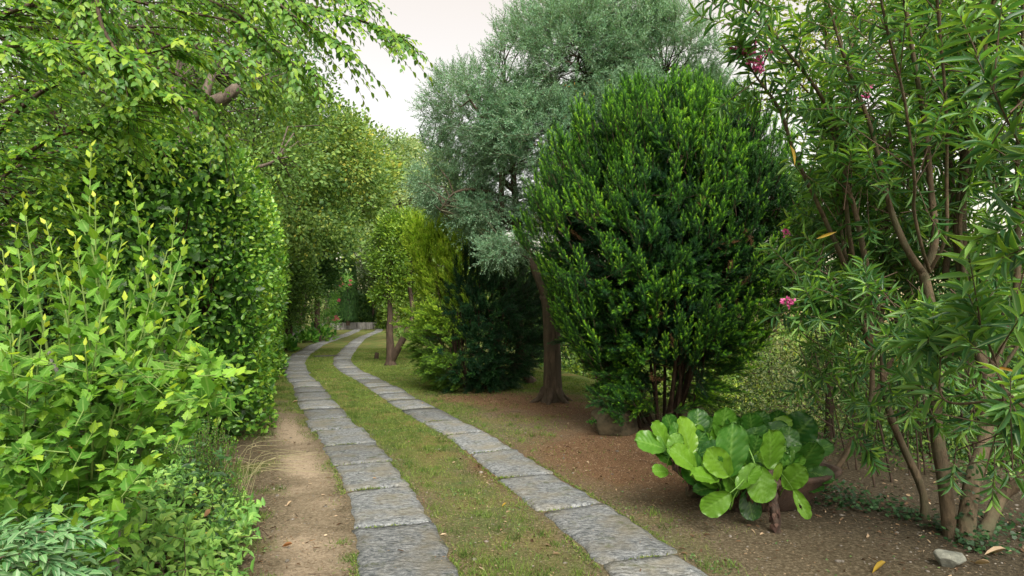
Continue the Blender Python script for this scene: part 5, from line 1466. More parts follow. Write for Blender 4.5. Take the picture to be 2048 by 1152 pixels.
# ================================================================== ROSE OF SHARON, FOREGROUND LEFT
C_HI = [(0.04, 0.13, 0.022), (0.09, 0.24, 0.03), (0.16, 0.35, 0.04), (0.29, 0.46, 0.045), (0.46, 0.56, 0.06)]
M_HI = leafmat('lobed_leaves', C_HI, .5, .42, .3, vein=(.30, .48, .14), vfac=.45); M_HI1 = leafmat('lobed_leaf', C_HI, .5, .42, .3, each=True, vein=(.30, .48, .14), vfac=.45)
def hibiscus():
    rng = np.random.default_rng(701)
    b = onground(-1.86, 2.95)
    root = empty('lobed_leaf_shrub', b, 'bright green shrub with toothed lobed leaves and tall upright shoots on grey stems, left foreground', 'shrub')
    Y = 2.8
    stems = [[b, at(150, 1120, Y), at(178, 1030, Y), at(196, 930, Y), at(210, 830, Y), at(268, 715, Y)],
             [b + [-.05, .1, 0], at(120, 1060, 3.0), at(150, 940, 3.05), at(168, 870, 3.05), at(95, 700, 3.0)],
             [b + [.1, .1, 0], at(235, 1040, 3.1), at(270, 930, 3.1), at(310, 800, 3.1), at(330, 700, 3.1)],
             [b + [-.1, -.05, 0], at(40, 1050, 2.7), at(60, 900, 2.7), at(85, 760, 2.7)],
             [b + [.02, .15, 0], at(185, 1000, 3.3), at(180, 800, 3.3), at(150, 640, 3.3)]]
    sp = []
    for k, s in enumerate(stems):
        P = curve(s, 16); g = Geo(); g.tube(P, np.linspace(.019, .008, 16), 8, rng=rng, bump=.1); g.obj('stem', BARK_GREY, root); sp.append(P)
    sp = np.concatenate([p[6:] for p in sp])
    tips = [(182, 290, 2.8), (190, 392, 2.75), (92, 445, 2.7), (232, 408, 2.85), (30, 452, 2.7), (285, 520, 2.9), (372, 478, 3.0), (335, 500, 2.95), (410, 560, 3.0), (130, 370, 2.9),
            (60, 545, 2.6), (140, 560, 2.5), (10, 560, 2.9), (250, 600, 2.6), (200, 640, 2.4), (330, 640, 2.7), (90, 640, 2.5), (385, 660, 3.0), (300, 455, 3.1), (430, 740, 3.05), (20, 680, 2.4), (170, 690, 2.4), (270, 700, 2.5), (360, 580, 3.1), (215, 505, 2.7), (115, 500, 2.8), (400, 700, 2.9), (45, 395, 2.9), (262, 350, 3.0), (150, 470, 2.6), (310, 560, 2.8), (245, 480, 2.6), (350, 420, 3.1), (5, 500, 2.6), (60, 740, 2.3), (320, 760, 2.6)]
    lv = Leaves(); gs = Geo()
    for (px, py, Yt) in tips:
        T = at(px, py, Yt)
        ln = rng.uniform(.6, 1.0)
        want = T + [(-1.55 - T[0]) * .35 + rng.normal(0, .04), rng.normal(0, .06), -ln]
        j = np.linalg.norm(sp - want, axis=1).argmin(); S0 = sp[j]
        P = curve([S0, S0 * .45 + T * .55 + [0, 0, -.02] + rng.normal(0, .025, 3), T], 24)
        g = Geo(); g.tube(P, np.linspace(.0065, .0016, 24), 5, cap=True); g.obj('shoot', STEM_GREEN, root)
        L = np.linalg.norm(np.diff(P, axis=0), axis=1).sum()
        k = int(L / .030)
        tt = np.linspace(.12, .995, k); ii = tt * 23; a = np.minimum(ii.astype(int), 22); f = (ii - a)[:, None]
        pos = P[a] * (1 - f) + P[a + 1] * f; ax = norm(P[a + 1] - P[a])
        ang = np.arange(k) * 2.4 + rng.uniform(0, 6.28)
        e1 = norm(np.cross(ax, [0, 1.0, .1])); e2 = np.cross(ax, e1)
        sd = np.cos(ang)[:, None] * e1 + np.sin(ang)[:, None] * e2
        al = (1.15 - .75 * tt)[:, None]
        D = norm(ax * np.cos(al) + sd * np.sin(al) + [0, 0, -.08] + rng.normal(0, .12, (k, 3)))
        sz = (.076 * np.interp(tt, [0, .5, .8, 1], [1.1, .98, .74, .42])) * rng.uniform(.75, 1.2, k)
        tn = np.clip(.22 + .5 * tt ** 3 + rng.normal(0, .12, k) + .25 * (tt > .93), 0, 1)
        pet = sd * (.018 * (1.2 - tt))[:, None]
        gs.segs(pos, pos + pet + D * .004, .0012, .0009)
        lv.add(pos + pet, D, ax * .8 + [0, -.25, .5] + rng.normal(0, .25, (k, 3)), sz, sz * np.interp(tt, [0, .6, 1], [.88, .68, .5]), tn)
    # leafy side twigs filling the body
    n = 330
    px = rng.uniform(-30, 450, n); py = rng.uniform(715, 1150, n)
    k = (py < 1000 - (px - 230) * .9 * (px > 230)) | (px < 250); px, py = px[k], py[k]; n = len(px)
    Yt = rng.uniform(2.25, 3.25, n); k = ~((np.abs(px - (205 - (py - 900) * .12)) < 30) & (py > 760) & (py < 1040) & (Yt < 2.8)); px, py, Yt = px[k], py[k], Yt[k]; n = len(px); T = np.array([at(a, c, d) for a, c, d in zip(px, py, Yt)])
    A = norm(rng.normal(0, 1, (n, 3)) * [1, .8, .35] + [0, -.35, .35])
    arr, ends = sprays(rng, T - A * .1, A, rng.uniform(.14, .28, n), 10, 1.0, 'spiral', .066, .055, tint=(.0, .55), tipt=.3, taper=.6, jit=.3, bend=np.array([0, 0, .15]) + 0 * T)
    arr = list(arr); arr[2] = arr[2] * .4 + [0, -.35, .9]; lv.add(*arr)
    gs.segs(ends[0], ends[2], .0028, .0012)
    j = np.linalg.norm(T[:, None] - sp[None], axis=-1).argmin(1); kk = np.linalg.norm(ends[0] - sp[j], axis=1) < .35; gs.segs(sp[j][kk], ends[0][kk], .003, .0022)
    gs.obj('twigs', STEM_GREEN, root, kind='stuff')
    put_leaves(root, lv, T_LOBE, M_HI, M_HI1, 300, 'foliage')
hibiscus()

# ================================================================== LOW SHRUBS BOTTOM LEFT
C_HY = [(0.08, 0.22, 0.05), (0.15, 0.35, 0.07), (0.26, 0.48, 0.10), (0.40, 0.58, 0.13)]
M_HY = leafmat('oval_leaves', C_HY, .5, .3, .35, vein=(.22, .36, .14), vfac=.5); M_HY1 = leafmat('oval_leaf', C_HY, .5, .3, .35, each=True, vein=(.22, .36, .14), vfac=.5)
M_YFL = leafmat('yellow_buds', [(0.5, 0.5, 0.10), (0.65, 0.6, 0.15)], .5, .2, .3)
M_RUST = leafmat('rusty_leaves', [(0.30, 0.09, 0.025), (0.5, 0.2, 0.06), (0.28, 0.16, 0.09)], .6, .25, .3)
def hypericum():
    rng = np.random.default_rng(711)
    b = np.array([-1.95, 3.9, 0]); b[2] = terrain(b[0], b[1])
    root = empty('low_leafy_shrub', b, 'low mound of paired oval leaves with small yellow buds at the path edge, bottom left', 'shrub')
    n = 1250
    y = rng.uniform(2.5, 5.2, n)
    xr = np.interp(y, [2.5, 3.5, 4.0, 4.6, 5.1], [-1.26, -1.42, -1.58, -1.74, -1.96]); x = xr - np.abs(rng.uniform(0, 1, n)) ** 1.15 * 1.7
    x = np.maximum(x, -y * .80)
    top = .14 + .42 * sstep(0, .55, xr - x) * np.interp(y, [2.5, 3.6, 5.1], [.75, 1.0, .9])
    z = terrain(x, y) + top * rng.uniform(.25, 1.1, n) ** .5
    P = np.stack([x, y, z], -1)
    A = norm(np.stack([rng.normal(.35, .5, n), rng.normal(-.35, .4, n), rng.uniform(.2, .9, n)], -1))
    Ls = rng.uniform(.16, .30, n)
    arr, ends = sprays(rng, P - A * Ls[:, None] * .8, A, Ls, 8, 1.25, 'pair', .076, .034, bend=np.array([0, 0, -.2]) + 0 * P, tint=(0, .75), tipt=.25, taper=.85, jit=.2)
    lv = Leaves(); arr = list(arr); arr[2] = arr[2] * .5 + [0, -.1, .9]; arr[1] = norm(arr[1] + [0, 0, -.15]); lv.add(*arr)
    g = Geo(); g.segs(ends[0], ends[2], .0028, .0012)
    gr = P - A * Ls[:, None] * .8; b0 = gr.copy(); b0[:, 2] = terrain(gr[:, 0], gr[:, 1]) - .01; b0[:, :2] += rng.normal(0, .06, (n, 2)); g.segs(b0, gr, .003, .0026)
    g.obj('twigs', TWIG, root, kind='stuff')
    put_leaves(root, lv, T_OVAL, M_HY, M_HY1, 300, 'foliage')
    # yellow buds
    k = rng.permutation(n)[:90]; q = ends[2][k]
    d = rdir(rng, len(q) * 6); lv = Leaves(); lv.add(np.repeat(q, 6, 0), d + [0, 0, .4], rdir(rng, len(d)), .020, .009, rng.uniform(0, 1, len(d)))
    put_leaves(root, lv, T_TWO, M_YFL, part='buds')
    k = rng.permutation(n)[:70]; q = P[k] + rng.normal(0, .03, (70, 3)); lv = Leaves(); lv.add(q, rdir(rng, 70), rdir(rng, 70), .06, .034, rng.uniform(0, 1, 70)); put_leaves(root, lv, T_OVAL, M_RUST, part='dead_leaves')
hypericum()
def boxshrub():
    rng = np.random.default_rng(712)
    b = onground(-2.25, 4.95)
    root = empty('box_shrub', b, 'small fine-leaved bright green box shrub at the foot of the clipped hedge', 'shrub')
    n = 520; d = rdir(rng, n); d[:, 2] = np.abs(d[:, 2]); P = b + [0, 0, .12] + d * [.36, .3, .66] * rng.uniform(.5, 1, (n, 1)); A = norm(d * .5 + [0, 0, 1] + rng.normal(0, .2, d.shape))
    arr, ends = sprays(rng, P - A * .1, A, .14, 16, .8, 'pair', .017, .010, tint=(.1, .6), tipt=.4, taper=.8)
    lv = Leaves(); lv.add(*arr); put_leaves(root, lv, T_TWO, leafmat('box_leaves', [(0.03, 0.11, 0.015), (0.08, 0.23, 0.02), (0.19, 0.38, 0.03)], .4, .3, .4), part='foliage')
    g = Geo(); g.segs(ends[0], ends[2], .002, .001); g.segs(np.repeat(b[None], 60, 0) + rng.normal(0, .03, (60, 3)) * [1, 1, 0], ends[0][:60], .005, .002); g.obj('twigs', TWIG, root, kind='stuff')
boxshrub()
C_CO = [(0.04, 0.12, 0.045), (0.07, 0.19, 0.065), (0.13, 0.27, 0.10)]
def cotoneaster():
    rng = np.random.default_rng(713)
    b = onground(-1.55, 1.9)
    root = empty('veined_leaf_shrub', b, 'arching sprays of bluish pale-veined leaves in the bottom left corner', 'shrub')
    lv = Leaves(); 
    m1 = leafmat('veined_leaf', C_CO, .42, .2, .45, each=True, vein=(.28, .38, .22), vfac=.75); m = leafmat('veined_leaves', C_CO, .42, .2, .45, vein=(.28, .38, .22), vfac=.75)
    for (pts) in [[(-150, 1200, 1.9), (-60, 1100, 1.95), (60, 1065, 2.0), (160, 1070, 2.05)], [(-150, 1230, 1.8), (-30, 1130, 1.85), (60, 1110, 1.9), (140, 1150, 1.95)], [(-100, 1260, 2.1), (0, 1150, 2.1), (90, 1120, 2.15), (175, 1135, 2.2)], [(-160, 1130, 2.1), (-80, 1080, 2.15), (10, 1062, 2.2), (60, 1075, 2.2)], [(-100, 1300, 1.9), (20, 1190, 1.95), (110, 1160, 2.0)], [(-100, 1200, 2.3), (0, 1100, 2.35), (70, 1040, 2.4), (120, 1035, 2.4)]]:
        P = curve([b] + [at(*p) for p in pts], 26); g = Geo(); g.tube(P, np.linspace(.006, .0015, 26), 5); g.obj('branch', TWIG, root)
        q = P[7:]; t = norm(np.gradient(q, axis=0)); 
        for r in range(2):
            arr, _ = sprays(rng, q, norm(t + rng.normal(0, .35, q.shape)), .07, 4, 1.1, 'flat', .046, .020, tint=(0, 1), taper=.9, jit=.35); arr = list(arr); arr[2] = arr[2] * .5 + [0, -.4, .7]; lv.add(*arr)
    put_leaves(root, lv, T_OVAL, m, m1, 300, 'foliage')
cotoneaster()
# dark leaf fill under the shrubs on the left
def undergrowth():
    rng = np.random.default_rng(714)
    n = 16000; y = rng.uniform(2.6, 7.6, n); x = -y * .80 + rng.uniform(-.3, 1, n) * np.interp(y, [2.6, 5, 7.6], [1.2, 1.9, 2.5])
    z = terrain(x, y) + rng.uniform(0, 1, n) ** 1.3 * .62
    k = ~((x > -2.3) & (y < 4)); x, y, z = x[k], y[k], z[k]; n = len(x)
    lv = Leaves(); lv.add(np.stack([x, y, z], -1), rdir(rng, n) * [1, 1, .5] + [0, -.2, .3], np.array([0, -.2, .8]) + rng.normal(0, .4, (n, 3)), rng.uniform(.03, .07, n), rng.uniform(.015, .03, n), rng.uniform(0, .7, n))
    o = put_leaves(None, lv, T_TWO, leafmat('undergrowth_leaves', [(0.02, 0.06, 0.02), (0.04, 0.11, 0.03), (0.09, 0.18, 0.05)], .5, .25, .35), part='undergrowth'); tag(o, 'shaded green undergrowth beneath the shrubs on the left', kind='stuff')
undergrowth()
# thin arching grass stalks at the hedge foot
def stalks():
    rng = np.random.default_rng(715); g = Geo()
    for k in range(26):
        p = at(rng.uniform(430, 500), rng.uniform(890, 960), rng.uniform(5.2, 6.2)); p[2] = terrain(p[0], p[1])
        d = np.array([rng.normal(.25, .25), rng.normal(-.1, .2), 0]); h = rng.uniform(.25, .5)
        g.tube(curve([p, p + d * .3 + [0, 0, h * .8], p + d * 1.1 + [0, 0, h * .85]], 7), np.linspace(.0022, .001, 7), 4)
    o = g.obj('dry_grass', barkmat('straw', (0.25, 0.24, 0.12), (0.38, 0.36, 0.2), 20, .1), None, kind='stuff'); tag(o, 'thin straw-coloured grass stalks arching out at the hedge foot', kind='stuff')
stalks()

# ================================================================== BROAD-LEAVED PLANT (BERGENIA) IN ITS BOWL
def bermat():
    m, t, n, l = nt('glossy_broad_leaf'); out = n.new('ShaderNodeOutputMaterial')
    oi = n.new('ShaderNodeObjectInfo'); sp = n.new('ShaderNodeSeparateColor'); l.new(oi.outputs['Color'], sp.inputs[0])
    col = ramp(n, l, sp.outputs[0], [(0, (0.018, 0.085, 0.016)), (.35, (0.045, 0.155, 0.018)), (.7, (0.115, 0.26, 0.02)), (1, (0.19, 0.34, 0.03))])
    a = n.new('ShaderNodeAttribute'); a.attribute_name = 'vein'
    geo = n.new('ShaderNodeNewGeometry'); ns = tex(n, l, 'noise', 14, 3, .6, geo.outputs['Position'])
    col = mixc(n, l, .35, col, ramp(n, l, ns.outputs[0], [(.35, (.7, .75, .6)), (.65, (1.25, 1.2, 1.1))]), 'MULTIPLY')
    vm = n.new('ShaderNodeMath'); vm.operation = 'MULTIPLY'; l.new(a.outputs['Fac'], vm.inputs[0]); vm.inputs[1].default_value = .65
    col = mixc(n, l, vm.outputs[0], col, (.20, .38, .08))
    p = n.new('ShaderNodeBsdfPrincipled'); l.new(col, p.inputs['Base Color']); p.inputs['Roughness'].default_value = .36; p.inputs['Specular IOR Level'].default_value = .5
    tr = n.new('ShaderNodeBsdfTranslucent'); l.new(mixc(n, l, 1.0, col, (1.3, 1.25, .6), 'MULTIPLY'), tr.inputs['Color'])
    mx = n.new('ShaderNodeMixShader'); mx.inputs[0].default_value = .3; l.new(p.outputs[0], mx.inputs[1]); l.new(tr.outputs[0], mx.inputs[2]); l.new(mx.outputs[0], out.inputs['Surface'])
    return m
M_BERG = bermat()
def berg_leaf(seed, notch=False):
    """spoon-shaped ruffled blade with raised ribs; petiole goes back from the origin"""
    rng = np.random.default_rng(seed)
    nu, nv = 21, 17
    V = []; vein = []
    ph = rng.uniform(0, 6.28, 4)
    for i in range(nu):
        y = i / (nu - 1)
        w = .5 * (np.sin(math.pi * y ** .62) ** .62 if 0 < y < 1 else 0)
        w = .47 * max(0.03, (4 * y * (1 - y)) ** .5 * (0.72 + .42 * y))
        if i == nu - 1: w = .05
        for j in range(nv):
            s = j / (nv - 1) * 2 - 1
            edge = abs(s) ** 3
            ruff = .022 * edge * math.sin(y * 17 + ph[0] + 1.3 * np.sign(s)) + .014 * edge * math.sin(y * 31 + ph[1])
            ww = w * (1 + .014 * math.sin(y * 26 + ph[2] + np.sign(s)) * edge)
            # side ribs sweep forward
            rib = abs(math.sin((y * 1.0 - abs(s) * .33) * math.pi * 6.5))
            vv = max(0, 1 - rib * 3.0) * (1 - edge * .5) * (abs(s) > .04) * .7 + max(0, 1 - abs(s) * 9) * (1 - .5 * y)
            z = -.18 * (y - .35) ** 2 + .10 * s * s * (1 - .5 * y) - .016 * vv + ruff + .030 * math.sin(rib * 1.5)
            V.append((s * ww, y, z)); vein.append(vv)
    F = []
    for i in range(nu - 1):
        for j in range(nv - 1):
            a = i * nv + j; F.append((a, a + 1, a + nv + 1, a + nv))
    V = np.array(V); F = np.array(F)
    if notch:
        c = V[F].mean(1); F = F[((c[:, 0] - .13) ** 2 + (c[:, 1] - .55) ** 2) > .006]
    # petiole
    g = Geo(); g.tube(curve([(0, -.55, -.30), (0, -.28, -.10), (0, -.02, -.022), (0, .3, -.016)], 9), np.linspace(.028, .014, 9), 6, cap=False)
    V2, F2 = g.V[0], g.F[0]
    me = mesh_np('leaf', np.vstack([V, V2]), np.vstack([F, F2 + len(V)]), M_BERG, {'vein': np.concatenate([vein, np.full(len(V2), .9)])}, True)
    return me
def bergenia():
    rng = np.random.default_rng(801)
    b = onground(1.75, 5.15)
    root = empty('bergenia_plant', b, 'large clump of broad glossy round leaves on thick brown stalks in a terracotta bowl', 'plant')
    protos = [berg_leaf(k, k == 5) for k in range(6)]
    # px, py centre of blade, length px, lean angle on picture (deg from up, + right), tilt towards camera (0 flat on the picture .. 1 horizontal), depth, tint, width
    Ls = [(1300, 888, 75, -70, .35, 5.1, .55, .95), (1320, 870, 70, -30, .25, 5.2, .75, .8), (1372, 872, 88, -12, .2, 5.1, .7, .85), (1340, 850, 55, -20, .2, 5.4, .2, .85), (1395, 845, 62, 5, .2, 5.5, .15, .95),
          (1446, 845, 72, 8, .2, 5.3, .45, .9), (1420, 858, 60, 20, .3, 5.6, .1, .85), (1350, 888, 52, 25, .3, 5.0, .65, .8), (1365, 915, 78, -50, .3, 4.9, .8, .75), (1320, 943, 42, -80, .5, 5.0, .6, .95),
          (1462, 898, 118, 4, .15, 4.85, .35, .72), (1436, 925, 82, -40, .3, 4.8, .8, .85), (1408, 955, 88, -68, .45, 4.75, .6, .6), (1432, 1005, 76, -125, .25, 4.7, .62, .85), (1540, 898, 92, -4, .2, 4.9, .6, 1.0),
          (1502, 850, 62, -12, .25, 5.4, .2, 1.0), (1520, 845, 55, 15, .3, 5.5, .15, .9), (1552, 842, 55, 0, .3, 5.5, .1, 1.0), (1600, 862, 85, 30, .45, 5.5, .05, 1.1), (1612, 915, 88, 25, .35, 5.1, .2, .85),
          (1590, 955, 72, 28, .35, 4.8, .65, .85), (1498, 955, 72, 40, .4, 4.75, .55, .8), (1520, 968, 82, 170, .2, 4.75, .6, .95), (1602, 1008, 70, 155, .3, 4.75, .6, .5), (1500, 1010, 66, 175, .4, 4.9, .1, .85),
          (1478, 888, 60, 30, .3, 5.15, .5, .85), (1510, 895, 62, 10, .3, 5.2, .25, .9), (1560, 925, 62, 40, .5, 5.1, .45, .6), (1640, 900, 60, 60, .5, 5.4, .1, .9), (1460, 870, 70, -20, .3, 5.3, .3, .9),
          (1395, 885, 60, 30, .4, 5.2, .15, .9), (1420, 900, 55, 60, .5, 5.1, .1, .9), (1575, 880, 62, 10, .4, 5.3, .2, .9), (1340, 905, 60, -70, .5, 5.2, .3, .8), (1555, 945, 46, 10, .3, 4.8, .75, .45), (1480, 935, 60, -15, .4, 5.0, .2, .8),
          (1640, 950, 62, 100, .5, 5.2, .1, .8), (1460, 975, 60, -100, .5, 4.95, .2, .8), (1530, 920, 60, 60, .5, 5.1, .3, .9), (1380, 925, 60, 10, .5, 5.2, .1, .9), (1410, 978, 66, -90, .6, 4.95, .1, .6), (1620, 975, 60, 75, .6, 5.2, .08, .7)]
    for k in range(48):
        a_ = rng.uniform(0, 6.28); r_ = rng.uniform(.2, 1) ** .5
        px_, py_ = 1470 + 150 * r_ * math.cos(a_), 905 + 62 * r_ * math.sin(a_)
        Ls.append((px_, py_, rng.uniform(48, 72), math.degrees(math.atan2(px_ - 1470, 60)) + rng.normal(0, 18), rng.uniform(.3, .6), 5.2 + (905 - py_) / 62 * .3, rng.uniform(.15, .75), rng.uniform(.75, .95)))
    rl = root_loc(root)
    crowns = [at(1395, 965, 5.1), at(1475, 955, 4.85), at(1550, 960, 4.8), at(1600, 945, 5.2), at(1460, 930, 5.3)]
    for k, (px, py, lp, ang, tilt, Yd, tn, wr) in enumerate(Ls):
        L = lp * Yd / F_PX * .90; a = math.radians(ang)
        ti = tilt + rng.normal(0, .06)
        D = norm(np.array([math.sin(a), -ti * 1.0 + rng.normal(0, .18), math.cos(a)])); N = norm(np.array([rng.normal(0, .42) - .25 * math.sin(a), -1.0, .65 + ti * .9 + rng.normal(0, .25)]))
        C = at(px, py, Yd); P = C - D * L * .5
        S, N2 = frames(D[None], N[None]); S, N2 = S[0], N2[0]
        W = L * wr * .94
        o = bpy.data.objects.new('leaf', protos[k % 6]); o.parent = root
        o.matrix_basis = Matrix(((S[0] * W, D[0] * L, N2[0] * L, P[0] - rl[0]), (S[1] * W, D[1] * L, N2[1] * L, P[1] - rl[1]), (S[2] * W, D[2] * L, N2[2] * L, P[2] - rl[2]), (0, 0, 0, 1)))
        o.color = (min(1, max(0, tn + rng.normal(0, .05))), 0, 0, 1)
        COL.objects.link(o)
    bk = barkmat('rhizome_bark', (0.022, 0.016, 0.013), (0.10, 0.072, 0.056), 26, 1.0, .5)
    for (pts, r) in [([gpos(1552, 1062) + [0, 0, -.03], at(1550, 1030, 4.75), at(1545, 990, 4.78), at(1550, 955, 4.85)], .032), ([gpos(1478, 1020) + [0, 0, -.02], at(1480, 985, 5.2), at(1478, 960, 5.05), at(1470, 945, 4.95)], .04), ([gpos(1385, 990), at(1385, 960, 5.5), at(1370, 935, 5.2), at(1350, 915, 5.1)], .034), ([at(1490, 960, 5.0), at(1520, 950, 4.95), at(1550, 950, 4.9)], .04), ([at(1545, 1000, 4.8), at(1520, 985, 4.85), at(1500, 985, 4.9)], .03)]:
        P = curve(pts, 16); g = Geo(); g.tube(P, r * (1 + .18 * np.sin(np.arange(16) * 2.1)), 9, rng=rng, bump=.16); g.obj('stalk', bk, root)
        # papery old leaf bases hanging on the stalk
        q = np.repeat(P[3:], 6, 0); d = rdir(rng, len(q)); lv = Leaves(); lv.add(q + d * r * .8, d * .4 + [0, 0, -1], d, rng.uniform(.03, .08, len(q)), .03, rng.uniform(0, .6, len(q)))
        put_leaves(root, lv, T_TWO, M_OLDL, part='old_leaf_bases')
M_OLDL = leafmat('old_leaf_bases', [(0.04, 0.022, 0.018), (0.13, 0.08, 0.06), (0.26, 0.18, 0.13)], .8, .1, .2)
bergenia()
def bowl():
    m = pebblemat('terracotta', (0.04, 0.026, 0.019), (0.10, 0.062, 0.044), 6)
    b = onground(1.93, 5.45)
    root = empty('terracotta_bowl', b, 'wide weathered terracotta bowl half hidden beneath the broad glossy leaves', 'bowl')
    prof = [(.30, .0), (.33, .01), (.42, .10), (.50, .19), (.56, .25), (.585, .27), (.585, .295), (.55, .295), (.52, .25), (.45, .17)]
    k = 40; a = np.arange(k) / k * 2 * math.pi
    V = np.array([[b[0] + r * math.cos(t) * 1.12, b[1] + r * math.sin(t) * .72, b[2] + z] for (r, z) in prof for t in a])
    F = np.array([[i * k + j, i * k + (j + 1) % k, (i + 1) * k + (j + 1) % k, (i + 1) * k + j] for i in range(len(prof) - 1) for j in range(k)])
    obj_np('bowl_body', V, F, m, root, None, True)
    c = b + [0, 0, .21]; V = np.vstack([[c], [[b[0] + .49 * math.cos(t) * 1.12, b[1] + .49 * math.sin(t) * .72, b[2] + .2] for t in a]])
    obj_np('soil', V, np.array([[0, 1 + j, 1 + (j + 1) % k] for j in range(k)]), pebblemat('bowl_soil', (0.02, 0.016, 0.012), (0.06, 0.045, 0.03), 40), root)
bowl()

# ================================================================== ROCKS
def rock(name, label, c, sx, sy, sz, mat, seed, rot=0.0, cut=.5, sub=5, hr=(.55, .85), sm=True):
    import bmesh
    bm = bmesh.new(); bmesh.ops.create_icosphere(bm, subdivisions=sub, radius=1)
    V = np.array([v.co[:] for v in bm.verts]); F = np.array([[v.index for v in f.verts] for f in bm.faces]); bm.free()
    rng = np.random.default_rng(seed)
    for k in range(12):
        d = rdir(rng, 1)[0]; h = rng.uniform(*hr); p = V @ d; V = V - np.maximum(p - h, 0)[:, None] * d * .97
    r = 1 + .12 * (noise3(V[:, 0] * 2.5, V[:, 1] * 2.5, V[:, 2] * 2.5, seed) - .5) + .05 * (noise3(V[:, 0] * 8, V[:, 1] * 8, V[:, 2] * 8, seed) - .5)
    V = V * r[:, None] * [sx, sy, sz]
    ca, sa = math.cos(rot), math.sin(rot); V = V @ np.array([[ca, sa, 0], [-sa, ca, 0], [0, 0, 1]])
    o = obj_np(name, V, F, mat, None, None, sm); o.location = [c[0], c[1], float(terrain(c[0], c[1])) + sz * cut]
    tag(o, label, 'rock'); return o
M_BOUL = pebblemat('boulder_stone', (0.03, 0.027, 0.013), (0.10, 0.08, 0.045), 7)
M_ROCK = pebblemat('pale_rock', (0.09, 0.10, 0.085), (0.23, 0.24, 0.20), 16)
c = gpos(1222, 876); rock('boulder', 'rounded brown mossy boulder at the left foot of the big yew bush', (c[0] + .10, c[1] + .32), .31, .27, .30, M_BOUL, 3, .4, .38)
c = gpos(1908, 1136); rock('small_rock', 'angular pale grey stone on the soil at the bottom right', (c[0], c[1] + .05), .096, .065, .075, M_ROCK, 8, -.15, .45, 5, (.55, .80), False)
c = gpos(1390, 1000); rock('small_rock', 'dull olive-brown stone tucked under the left side of the broad leaves', (c[0], c[1] + .08), .09, .07, .06, M_BOUL, 5, .2, .5)

